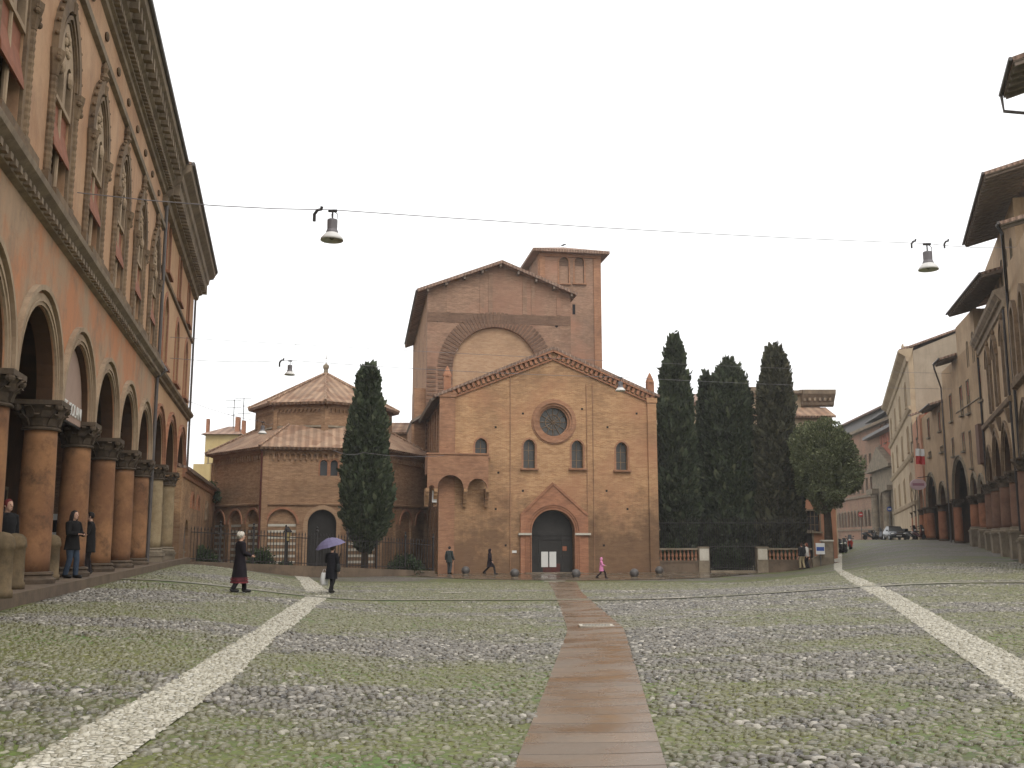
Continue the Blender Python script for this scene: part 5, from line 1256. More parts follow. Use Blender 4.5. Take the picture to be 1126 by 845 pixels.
def shrub(label, X, Y, zg, rx, h, mat='shrub', name='shrub', cat='shrub', n=3000, group='shrubs'):
    r = thing(name, label, cat, (X, Y, zg), 0, group)
    an = RNG.random(n)*2*math.pi; cz = RNG.random(n); q = np.sqrt(1-cz**2); U = np.stack([q*np.cos(an), q*np.sin(an), cz], 1)
    f = 1-RNG.random(n)*.5+bump3(U, 2.2, RNG.random()*30)*.35
    P = U*f[:, None]*np.array([rx, rx, h]); D = U+RNG.normal(0, .5, (n, 3))
    link('foliage', leaf_mesh('foliage', P, D, .13, M[mat], .5), r)
    mb = MB()
    for i in range(7): a_ = i*.9; mb.tube([(.05*math.cos(a_), .05*math.sin(a_), -.2), (rx*.5*math.cos(a_), rx*.5*math.sin(a_), h*.7)], [.03, .01], 5)
    mb.build('stems', M['bark'], r); return r
for lb, px_, Y, rx, h in (('low dark shrub behind the railing nearest the arcade', 222, 61.8, .9, 1.1), ('rounded shrub behind the railing beside the white haired woman', 287, 62.2, .85, 1.35),
                          ('wide grey green shrub behind the railing right of the lone cypress', 446, 64.5, 1.2, 1.3), ('small shrub behind the railing below the yellow lantern', 316, 62.6, .5, .7)):
    X = at(px_, 600, Y)[0]; shrub(lb, X, Y, gz(X, Y), rx, h)
for lb, px_, Y, rx, h in (('leafy bush behind the garden gate', 799, 72.5, 1.0, 2.0), ('dull bush behind the balustrade next to the church', 740, 72.5, .9, 2.1), ('low bush behind the right balustrade', 862, 72.5, 1.3, 1.5)):
    X = at(px_, 600, Y)[0]; shrub(lb, X, Y, gz(X, Y), rx, h)
Xi, zi = at(236, 553, 73.4)
r = shrub('dark ivy tuft hanging at the corner of brick wing and rotunda', Xi, 72.6, zi, .6, 1.5, name='hanging_plant', cat='plant', n=900)

# ------------------------------------------------------------------ iron railing before the rotunda, gate posts, lantern
fa = Vector((at(202, 620, 57)[0], 57)); fb = Vector((at(477, 620, 64.5)[0], 64.5)); fl = (fb-fa).length; fz = math.atan2(fb.y-fa.y, fb.x-fa.x)
zg0 = min(gz(*fa), gz(*fb))-.02
rail = thing('iron_railing', 'long dark iron railing on a stone kerb in front of the rotunda', 'railing', (fa.x, fa.y, 0), fz)
za = lambda s: lerp(gz(*fa), gz(*fb), s/fl)
mb = MB().add([(0, -.2, za(0)-.6), (fl, -.2, za(fl)-.6), (fl, .2, za(fl)-.6), (0, .2, za(0)-.6), (0, -.2, za(0)+.28), (fl, -.2, za(fl)+.28), (fl, .2, za(fl)+.28), (0, .2, za(0)+.28)], [(0,3,2,1),(4,5,6,7),(0,1,5,4),(1,2,6,5),(2,3,7,6),(3,0,4,7)])
mb.build('kerb', M['wetkerb'], rail)
mb = MB(); s = .12
while s < fl:
    z0 = za(s)+.28; mb.tube([(s, 0, z0-.02), (s, 0, z0+1.75)], .022, 5); mb.lathe([(.022, z0+1.75), (.04, z0+1.82), (.004, z0+1.98)], s, 0, 5); s += .19
o = mb.build('bars', M['iron'], rail)
mb = MB()
for h_ in (.12, 1.6): mb.add([(0, -.025, za(0)+.28+h_), (fl, -.025, za(fl)+.28+h_), (fl, .025, za(fl)+.28+h_), (0, .025, za(0)+.28+h_), (0, -.025, za(0)+.33+h_), (fl, -.025, za(fl)+.33+h_), (fl, .025, za(fl)+.33+h_), (0, .025, za(0)+.33+h_)], [(0,3,2,1),(4,5,6,7),(0,1,5,4),(1,2,6,5),(2,3,7,6),(3,0,4,7)])
mb.build('crossbars', M['iron'], rail)
for i in range(9):
    s = fl*(i+.02)/8.05; z0 = za(s)+.28; MB().box(s-.05, s+.05, -.05, .05, z0-.02, z0+2.0).lathe([(.09, z0+2.), (.1, z0+2.08), (.03, z0+2.2), (.07, z0+2.28), (.0, z0+2.36)], s, 0, 8).build('post', M['iron'], rail)
Xl = at(316, 600, 60.2)[0]; Yl = 60.2; zl_ = gz(Xl, Yl)
lp = thing('lantern_post', 'dark post with a yellowish lantern in the railing line before the rotunda', 'lantern', (Xl, Yl, zl_))
MB().lathe([(.12, 0), (.12, .3), (.06, .4), (.05, 1.9), (.1, 2.0)], n=10).build('pole', M['iron'], lp)
MB().lathe([(.1, 2.0), (.2, 2.45), (.2, 2.5)], n=6).build('glass_case', mk_plain('lantern_glass', S(206,180,120), .4, .1), lp); MB().lathe([(.24, 2.5), (.26, 2.54), (.12, 2.72), (.03, 2.85)], n=6).build('cap', M['iron'], lp)

# ------------------------------------------------------------------ garden balustrades, gate and tall railing
def balustrade(label, pxa, pxb, pierpx, Y, rz=0.):
    xa_, zb_ = at(pxa, 626, Y); xb_, _ = at(pxb, 626, Y); zb_ = gz((xa_+xb_)/2, Y)-.02; ztp = at(800, 603, Y)[1]; L_ = xb_-xa_; H_ = ztp-zb_
    r = thing('balustrade', label, 'balustrade', (xa_, Y, zb_), rz, 'garden balustrades')
    MB().box(0, L_, -.2, .25, -.4, H_*.42).box(0, L_, -.24, .28, H_*.42, H_*.5).build('plinth', M['wetkerb'], r)
    MB().box(0, L_, -.22, .26, H_*.93, H_).build('rail', M['stone'], r)
    mb = MB(); s = .2
    while s < L_-.1:
        mb.lathe([(.07, H_*.5), (.075, H_*.53), (.04, H_*.58), (.1, H_*.68), (.08, H_*.75), (.04, H_*.86), (.075, H_*.9), (.07, H_*.93)], s, .02, 8); s += .27
    mb.build('balusters', M['redbrick'], r)
    p0 = at(pierpx[0], 626, Y)[0]-xa_; p1 = at(pierpx[1], 626, Y)[0]-xa_
    q_ = MB().box(p0, p1, -.3, .34, -.4, H_+.02).box(p0-.05, p1+.05, -.35, .39, H_+.02, H_+.1).build('pier', M['stone'], r)
    MB().box(p0+.06, p1-.06, -.33, -.301, H_*.5, H_-.03).build('panel', M['white_stone'], q_)
    return r
balustrade('terracotta balustrade with a pale pier joining the right corner of the church', 724, 768, (768, 780), 70.3)
balustrade('terracotta balustrade with a pale pier beside the couple on the pavement', 844, 893, (832, 844), 69.6)
def railing(label, pts, h, step=.2, z0f=None, cat='railing', name='garden_railing', th=.02):
    p0 = pts[0]; r = thing(name, label, cat, (p0[0], p0[1], 0)); mb = MB(); cbm = MB()
    for (x0, y0), (x1, y1) in zip(pts[:-1], pts[1:]):
        L_ = math.hypot(x1-x0, y1-y0); n = int(L_/step)
        for i in range(n+1):
            x, y = lerp(x0, x1, i/n), lerp(y0, y1, i/n); z = z0f if z0f is not None else gz(x, y)
            mb.tube([(x-p0[0], y-p0[1], z-.1), (x-p0[0], y-p0[1], z+h)], th, 4); mb.lathe([(th, z+h), (th*1.7, z+h+.06), (.002, z+h+.2)], x-p0[0], y-p0[1], 4)
        for f in (.12, h-.15):
            cbm.tube([(x0-p0[0], y0-p0[1], (z0f if z0f is not None else gz(x0, y0))+f), (x1-p0[0], y1-p0[1], (z0f if z0f is not None else gz(x1, y1))+f)], .03, 4)
    mb.build('bars', M['iron'], r); cbm.build('crossbars', M['iron'], r); return r
railing('tall dark iron railing running behind the balustrades along the cypress garden', [(at(725, 600, 71.4)[0], 71.4), (at(893, 600, 70.8)[0], 70.8)], at(800, 573, 71)[1]+.45, .16, -.45)
g0, g1 = at(781, 620, 69.9)[0], at(831, 620, 69.9)[0]
railing('closed iron garden gate between the two pale piers', [(g0, 69.9), (g1, 69.7)], 1.9, .15, None, 'gate', 'iron_gate')
mb = MB().box(0, g1-g0, -.15, .15, -.3, .16); o = mb.build('threshold', M['stone'], None, loc=(g0, 69.8, gz((g0+g1)/2, 69.8))); tag(o, 'low stone threshold under the garden gate', 'threshold')
# ramp wall and small notice by the street corner
x0, _ = at(895, 620, 69); x1, _ = at(918, 620, 69)
rw = thing('ramp_wall', 'low pale wall stepping up beside the street at the garden corner', 'wall', (x0, 69.2, gz(x0, 69)))
MB().prism([(0, -.4), (x1-x0, -.4), (x1-x0, 1.75), (x1-x0-.7, 1.75), (x1-x0-.7, .95), (0, .6)], 0, .35).build('wall_body', M['stone'], rw); MB().box(x1-x0-.78, x1-x0+.06, -.05, .4, 1.75, 1.85).build('coping', M['white_stone'], rw)
xs_, zs0 = at(902, 604, 68.9); zg = gz(xs_, 68.9)
ns = thing('notice_sign', 'small white and blue notice on a post at the garden corner', 'sign', (xs_, 68.9, zg))
MB().tube([(0, .03, -.2), (0, .03, zs0-zg+.4)], .03, 6).build('post', M['iron_grey'], ns)
b_ = MB().box(-.3, .3, -.02, .02, zs0-zg-.35, zs0-zg+.4).build('board', M['white_paint'], ns); MB().box(-.26, .26, -.028, -.0205, zs0-zg-.12, zs0-zg+.14).build('blue_band', M['blue_paint'], ns)
# ------------------------------------------------------------------ small stone things in the square
zs_rows = [(512, 630.5, 'sphere bollard left of the church door, near the walking woman in black'), (566, 634, 'sphere bollard just left of the church door'), (633.5, 634.5, 'sphere bollard just right of the church door'),
           (697.5, 634, 'sphere bollard right of the child in pink'), (725, 630.5, 'sphere bollard at the right corner of the church, before the balustrade')]
sb0 = None
def sphere_bollard(label):
    r = thing('sphere_bollard', label, 'bollard', (0, 0, 0), 0, 'stone sphere bollards before the church')
    MB().ell((0, 0, .27), .27, 20, 12).build('ball', M['bollard_dark'], r, True); MB().lathe([(.19, -.1), (.19, .05), (.13, .1)], n=16).build('base', M['stone'], r); return r
sb0 = sphere_bollard('dark grey '+zs_rows[0][2])
for i, (px_, py_, lb) in enumerate(zs_rows):
    X, Y = G(px_, py_+2.); o = sb0 if i == 0 else dup(sb0, (0, 0, 0), 0, 'dark grey '+lb); o.location = (X, Y, gz(X, Y)+.02)
# domed stone bollards along the edge of the portico
def kerb_bollard(label):
    r = thing('stone_bollard', label, 'bollard', (0, 0, 0), 0, 'domed bollards of the portico')
    MB().lathe([(.225, 0), (.225, .12), (.2, .14), (.195, .78), (.215, .8), (.215, .86), (.19, .98), (.12, 1.05), (.02, 1.075)], n=20).build('shaft', M['bollard_stone'], r, True); return r
kb = None
for px_, py_, lb in ((13, 648, 'mossy domed stone bollard left of the nearest whole column'), (-3, 658, 'domed stone bollard cut by the left edge of the view'), (54, 638, 'domed stone bollard just right of the nearest whole column'),
                     (101, 626, 'domed stone bollard beside the litter bin'), (125, 620.5, 'slim domed bollard past the third column'), (143.5, 616, 'small domed bollard near the fourth column')):
    d = ray(px_, py_); k = (FL-EYE)/d[2]
    o = kerb_bollard(lb) if kb is None else dup(kb, (0, 0, 0), 0, lb)
    kb = kb or o; o.location = (d[0]*k, d[1]*k, FL)
X, Y = (lambda d: (d[0]*(FL-EYE)/d[2], d[1]*(FL-EYE)/d[2]))(ray(94, 628))
lb = thing('litter_bin', 'grey metal litter bin standing by the second column of the portico', 'bin', (X, Y, FL))
MB().lathe([(.2, 0), (.22, .05), (.24, .85)], n=16).build('body', M['iron_grey'], lb); MB().lathe([(.27, .85), (.28, .92), (.1, 1.0), (.01, 1.01)], n=16).build('lid', M['lampgrey'], lb)
X, Y = (lambda d: (d[0]*(FL-EYE)/d[2], d[1]*(FL-EYE)/d[2]))(ray(56, 633))
ps = thing('poster_stand', 'white poster with a dark square on a thin stand behind the nearest column', 'poster', (X-.25, Y+.5, FL))
MB().box(-.03, .03, -.03, .03, 0, 1.05).build('pole', M['iron'], ps); b_ = MB().box(-.3, .3, -.03, .0, .95, 1.65).build('board', M['paper'], ps); MB().box(-.15, .15, -.036, -.031, 1.15, 1.48).build('print', M['black'], b_)
# drain grate in the granite path
(ga, gb), (gc, gd) = G(637, 690), G(676, 690); ge = G(656, 686)
gr = thing('drain_grate', 'rectangular iron drain grate with a pale rim set in the granite path', 'grate', ((ga+gc)/2, (gb+gd)/2+.16, gz((ga+gc)/2, gb)+.02), 0)
hw = (gc-ga)/2
mb = MB().strip([(-hw+.06, -.14), (-hw+.06, .14), (hw-.06, .14), (hw-.06, -.14), (-hw+.06, -.14)], [(-hw, -.22), (-hw, .22), (hw, .22), (hw, -.22), (-hw, -.22)], 0, .015); mb.v = [(a, c, b) for a, b, c in mb.v]; mb.build('rim', M['white_stone'], gr)
mb = MB().box(-hw+.061, hw-.061, -.139, .139, -.004, .001); x = -hw+.08
bd_ = mb.build('pit', M['rubber'], gr); mb = MB()
while x < hw-.08: mb.box(x, x+.022, -.138, .138, .002, .012); x += .06
mb.build('bars', M['iron_grey'], gr)

# ------------------------------------------------------------------ overhead cables and hanging lamps
def cable(label, pts, sag=.15, r=.013, group='overhead cables'):
    mb = MB(); P = []
    for (a, b) in zip(pts[:-1], pts[1:]):
        a, b = Vector(a), Vector(b); n = max(4, int((b-a).length/3))
        for i in range(n): t_ = i/n; p = a.lerp(b, t_); p.z -= sag*4*t_*(1-t_); P.append(p)
    P.append(Vector(pts[-1])); mb.tube(P, r, 5); o = mb.build('cable', M['lampgrey'], None); tag(o, label, 'cable', group); return o
def hanging_lamp(label, X, Y, z, hang, s=1.):
    r = thing('hanging_lamp', label, 'lamp', (X, Y, z), 0, 'lamps hung on the cables'); r.scale = (s,)*3
    MB().lathe([(.03, -.32), (.05, -.3), (.155, -.3), (.165, -.34), (.16, -.62), (.2, -.72), (.2, -.74)], n=16).build('housing', M['lampgrey'], r)
    MB().tube([(0, 0, .03), (0, 0, -.32)], .028, 6).box(-.14, .14, -.03, .03, -.05, .03).tube([(.02, 0, -.02), (.16, 0, -.12), (.17, 0, -.28)], .014, 5).build('hook', M['iron'], r)
    MB().lathe([(.15, -.7), (.24, -.78), (.34, -.9), (.36, -.98), (.345, -.98), (.32, -.9), (.22, -.8), (.13, -.72)], n=20, cap=False).build('shade', M['lampwhite'], r, True)
    MB().ell((0, 0, -.84), (.09, .09, .13), 10, 8).build('bulb', M['bulb'], r, True); return r
def clamp(lbl, X, Y, z):
    r = thing('cable_insulator', lbl, 'insulator', (X, Y, z), 0, 'cable insulators'); MB().tube([(0, 0, .08), (-.02, 0, .0), (-.12, 0, -.02), (-.2, 0, -.14), (-.2, 0, -.34)], .045, 6).build('body', M['iron'], r); return r
def wpt(fr, px, py, t=0): x, z = fr.px(px, py, t); X, Y = fr.W(x, t); return Vector((X, Y, z))
def on(a, b, px): # point of the plan line a-b seen at column px (at its own height)
    lo, hi = 0., 1.
    for _ in range(40):
        m = (lo+hi)/2; p = a.lerp(b, m); q = p.x/(p.y*math.cos(PITCH)+(p.z-EYE)*math.sin(PITCH))*FPX+563
        if q < px: lo = m
        else: hi = m
    return a.lerp(b, lo)
def sees(p): 
    dz_ = p.z-EYE; f = p.y*math.cos(PITCH)+dz_*math.sin(PITCH); return 422.5-FPX*(dz_*math.cos(PITCH)-p.y*math.sin(PITCH))/f
a1, b1 = wpt(Lf, 85, 212, -.02), wpt(F0, 1116, 272, -.02)
l1, l2 = on(a1, b1, 366), on(a1, b1, 1019)
def fixz(p, py): d = ray(563, py); p.z = EYE+p.y*d[2]/d[1]; return p
fixz(l1, 231); fixz(l2, 268)
cable('long cable crossing the sky from the ochre palace, carrying the two largest lamps', [a1, l1, l2, b1], .1)
hanging_lamp('largest hanging lamp, high above the left of the square', l1.x, l1.y, l1.z-.02, 0, .88)
hanging_lamp('large hanging lamp above the right of the square, near the house roofs', l2.x, l2.y, l2.z-.02, 0, 1.25)
p = on(a1, b1, 354); fixz(p, 230.5); clamp('dark insulator on the cable left of the largest lamp', p.x, p.y, p.z)
p = l2.copy(); p.x -= .5; clamp('dark insulator on the cable left of the right-hand lamp', p.x, p.y, p.z+.12)
p = l2.copy(); p.x += 1.0; clamp('dark insulator on the cable right of the right-hand lamp', p.x, p.y, p.z+.12)
a2, b2 = wpt(L2, 187, 394, .02), wpt(F2, 1046, 428, -.02); l3, l4 = on(a2, b2, 319), on(a2, b2, 682); fixz(l3, 396.5); fixz(l4, 415)
cable('lower cable from the far ochre house to the shuttered house with two small lamps', [a2, l3, l4, b2], .12)
hanging_lamp('small hanging lamp in the sky left of the rotunda roof tip', l3.x, l3.y, l3.z-.02, 0, .72); hanging_lamp('small hanging lamp in front of the church gable slope', l4.x, l4.y, l4.z-.02, 0, .85)
p = on(a2, b2, 312); fixz(p, 396); clamp('dark insulator beside the small lamp left of the rotunda', p.x, p.y, p.z)
a3, b3 = wpt(L2, 187, 371, .02), wpt(F2, 1046, 411, -.02); cable('thin upper cable parallel to the one with the small lamps', [a3, b3], .2, .011)
a4 = wpt(L2, 204, 440, .02); l5 = Vector((at(289, 464, 62)[0], 62, at(289, 464, 62)[1]))
cable('short cable sloping from the far ochre house towards the rotunda', [a4, l5, Vector((at(300, 466, 72)[0], 72, at(300, 466, 72)[1]))], .15)
hanging_lamp('white lamp hung close to the left corner of the upper rotunda', l5.x, l5.y, l5.z-.02, 0, .75)
cable('fine stay wire falling from the largest lamp to the small lamp by the rotunda', [l1, l3], .3, .006)
cable('cable passing before the lone cypress to the church', [Vector((at(366, 495, 60)[0], 60, at(366, 495, 60)[1])), Vector((at(400, 498, 60)[0], 60, at(400, 498, 60)[1])), wpt(C, 500, 500, -.1)], .2, .014)

# ------------------------------------------------------------------ flag and signs in the street
fp = wpt(F4, 1011, 500, -1.2); fw_ = wpt(F4, 1011.5, 506, 0)
fl_ = thing('flag', 'white and red flag hanging from the salmon house', 'flag', fp)
dv = fw_-fp; MB().tube([(0, 0, .9), (dv.x, dv.y, dv.z)], .04, 6).build('pole', M['iron'], fl_)
def cloth(z0, z1):
    mb = MB(); n = 8; vs = []
    for j in range(4):
        for i in range(n+1): vs.append((-.3+i/n*.7, .08*math.sin(i*1.3+j*.5), lerp(z0, z1, j/3)-.05*i/n))
    mb.add(vs, [(j*(n+1)+i, j*(n+1)+i+1, (j+1)*(n+1)+i+1, (j+1)*(n+1)+i) for j in range(3) for i in range(n)]); return mb
cloth(.5, -.1).build('white_cloth', M['white_paint'], fl_, True); cloth(-.1, -.8).build('red_cloth', M['red_paint'], fl_, True)
op = wpt(F4, 1009.5, 533, -.9)
os_ = thing('oval_sign', 'oval pink and white shop sign jutting over the street arcade', 'sign', op)
mb = MB().prism([(.72*math.cos(k*math.pi/14), .5*math.sin(k*math.pi/14)) for k in range(28)], -.08, .08); mb.build('board', mk_plain('pale_pink_sign', S(220,190,196), .6, .08), os_)
MB().prism([(-.52, -.12), (.52, -.12), (.52, .12), (-.52, .12)], -.09, .09).build('band', mk_plain('mauve_sign', S(176,120,140), .6, .1), os_); MB().tube([(0, 0, .62), (1.2, .4, .75)], .04, 5).build('bracket', M['iron'], os_)
for px_, py_, Y, mt, lb in ((978, 560, 128, 'blue_paint', 'blue traffic sign on a pole near the portal'), (946.5, 566, 135, 'red_paint', 'red traffic sign on a pole before the far brick palace')):
    X, z = at(px_, py_, Y); g_ = gz(X, Y); r = thing('traffic_sign', lb, 'sign', (X, Y, g_)); MB().tube([(0, .05, 0), (0, .05, z-g_+.4)], .05, 6).build('pole', M['iron_grey'], r)
    mb = MB().prism([(.32*math.cos(k*math.pi/10), z-g_+.32*math.sin(k*math.pi/10)) for k in range(20)], -.03, .03); mb.build('disc', M[mt], r)
    MB().prism([(-.2, z-g_-.07), (.2, z-g_-.07), (.2, z-g_+.07), (-.2, z-g_+.07)], -.04, -.031).build('bar', M['white_paint'], r)

# ------------------------------------------------------------------ vehicles
carpaint = mk_plain('dark_car_paint', S(36,38,44), .25, .1, .6); cglass = mk_plain('car_glass', S(30,34,38), .3, .2, .6); hl = mk_plain('headlight_glass', S(230,230,224), .15, .05, .6); chrome = mk_plain('chrome', S(170,170,170), .25, .1, .5, .9)
def car(label, X, Y, rz):   # front towards local -y
    r = thing('parked_car', label, 'car', (X, Y, gz(X, Y)), rz)
    def ring(y, w_, z0, z1, sh=.12):
        return [(-w_, y, z0+.08), (-w_+.06, y, z0), (w_-.06, y, z0), (w_, y, z0+.08), (w_+.01, y, (z0+z1)/2), (w_-.04, y, z1-.05), (w_-sh, y, z1), (-w_+sh, y, z1), (-w_+.04, y, z1-.05), (-w_-.01, y, (z0+z1)/2)]
    mb = MB().loft([ring(-2.05, .72, .32, .62), ring(-1.95, .82, .26, .74), ring(-1.5, .86, .22, .86), ring(-.8, .87, .22, .96), ring(.6, .87, .22, .98), ring(1.6, .86, .24, .98), ring(1.95, .82, .28, .92), ring(2.02, .74, .34, .7)]); mb.build('body', carpaint, r, True)
    def top(y, w0, w1, z0, z1): return [(-w0, y, z0), (w0, y, z0), (w1, y, z1), (-w1, y, z1)]
    c_ = MB().loft([top(-.95, .78, .76, .93, .95), top(-.2, .8, .62, .95, 1.42), top(.9, .8, .62, .96, 1.46), top(1.75, .76, .7, .95, .98)]).build('cabin', cglass, r)
    MB().loft([top(-.28, .66, .6, 1.41, 1.445), top(.9, .67, .6, 1.44, 1.485), top(1.1, .66, .6, 1.38, 1.42)]).build('roof', carpaint, r)
    for s in (-1, 1):
        for y in (-1.3, 1.3):
            w_ = link('wheel', None, r); mbw = MB().lathe([(.2, -.1), (.3, -.11), (.32, -.06), (.32, .06), (.3, .11), (.2, .1)], n=18); mbw.v = [(c+s*.78, a+y, b+.31) for a, b, c in mbw.v]; mbw.build('tyre', M['rubber'], w_)
            mbr = MB().lathe([(.02, -.09), (.19, -.1), (.19, .1), (.02, .09)], n=12); mbr.v = [(c+s*.79, a+y, b+.31) for a, b, c in mbr.v]; mbr.build('rim', chrome, w_)
        MB().ell((s*.6, -1.97, .64), (.17, .08, .1), 12, 8).build('headlight', hl, r, True); MB().box(s*.9-.09, s*.9+.09, -.62, -.5, .95, 1.08).build('mirror', carpaint, r)
    MB().box(-.3, .3, -2.09, -2.0, .52, .62).build('grille', chrome, r); MB().box(-.26, .26, -2.1, -2.04, .38, .49).build('number_plate', M['white_paint'], r); return r
X, z = at(984, 594, 110); car('dark car parked facing the square at the end of the arcades', X, 110, R(-8))
def scooter(label, X, Y, rz, body, box=None):
    r = thing('motor_scooter', label, 'scooter', (X, Y, gz(X, Y)), rz, 'scooters parked in the street')
    bm_ = mk_plain('scooter_paint', body, .3, .1, .5)
    for y in (-.62, .6):
        w_ = link('wheel', None, r)
        mbw = MB().lathe([(.14, -.06), (.24, -.07), (.27, 0), (.24, .07), (.14, .06)], n=16); mbw.v = [(c, a+y, b+.27) for a, b, c in mbw.v]; mbw.build('tyre', M['rubber'], w_)
        mbr = MB().lathe([(.02, -.05), (.14, -.05), (.14, .05), (.02, .05)], n=10); mbr.v = [(c, a+y, b+.27) for a, b, c in mbr.v]; mbr.build('rim', chrome, w_)
    el = lambda y, z, a, b: [(a*math.cos(k*math.pi/5), y, z+b*math.sin(k*math.pi/5)) for k in range(10)]
    MB().loft([el(.95, .72, .06, .05), el(.75, .66, .18, .16), el(.4, .6, .2, .2), el(.1, .45, .18, .15), el(-.15, .3, .2, .08), el(-.38, .34, .22, .1)]).build('body', bm_, r, True)
    MB().loft([[(-.2, -.36, .3), (.2, -.36, .3), (.2, -.44, .3), (-.2, -.44, .3)], [(-.24, -.42, .6), (.24, -.42, .6), (.24, -.52, .6), (-.24, -.52, .6)], [(-.15, -.46, 1.0), (.15, -.46, 1.0), (.13, -.58, 1.), (-.13, -.58, 1.)]]).build('leg_shield', bm_, r)
    MB().loft([el(.72, .8, .1, .05), el(.5, .82, .16, .06), el(.15, .8, .14, .06), el(0., .76, .08, .04)]).build('seat', M['rubber'], r, True)
    MB().tube([(-.36, -.34, 1.05), (-.2, -.46, 1.04), (.2, -.46, 1.04), (.36, -.34, 1.05)], .028, 6).tube([(0, -.46, 1.04), (0, -.62, .27)], .035, 6).build('handlebar', M['iron'], r)
    MB().ell((0, -.58, .92), (.11, .07, .1), 10, 8).build('headlight', hl, r, True)
    MB().slab([(-.2, -.52, 1.0), (.2, -.52, 1.0), (.16, -.36, 1.42), (-.16, -.36, 1.42)], .015).build('windscreen', cglass, r)
    for s in (-1, 1): MB().tube([(s*.25, -.4, 1.05), (s*.34, -.42, 1.22)], .012, 5).ell((s*.36, -.42, 1.27), (.08, .03, .05), 8, 6).build('mirror', M['iron'], r)
    if box: MB().box(-.2, .2, .78, 1.15, .78, 1.1).build('top_box', mk_plain('top_box', box, .5, .1), r)
    return r
for px_, py_, Y, rz, lb, b_, x_ in ((919, 595, 98, 40, 'pale grey scooter half hidden by the street corner', S(160,176,176), None), (926, 595, 97, 10, 'black scooter with a headlight glint at the street corner', S(30,30,34), S(30,30,34)), (935, 594, 99, -25, 'red and white scooter at the end of the corner row', S(200,60,50), None),
                                (957, 588, 117, 75, 'dark scooter parked sideways before the far palace', S(34,34,38), None), (965, 588, 118, 110, 'grey scooter parked beside the dark one before the far palace', S(90,92,98), S(60,60,64)),
                                (1003, 596, 101, 15, 'black scooter parked at the arcade of the salmon house', S(28,28,30), S(30,30,30)), (1011, 597, 97, 20, 'maroon scooter parked beside the red columns', S(80,32,32), None)):
    X, Y = at(px_, py_, Y)[0], Y; scooter(lb, X, Y, R(rz), b_, x_)

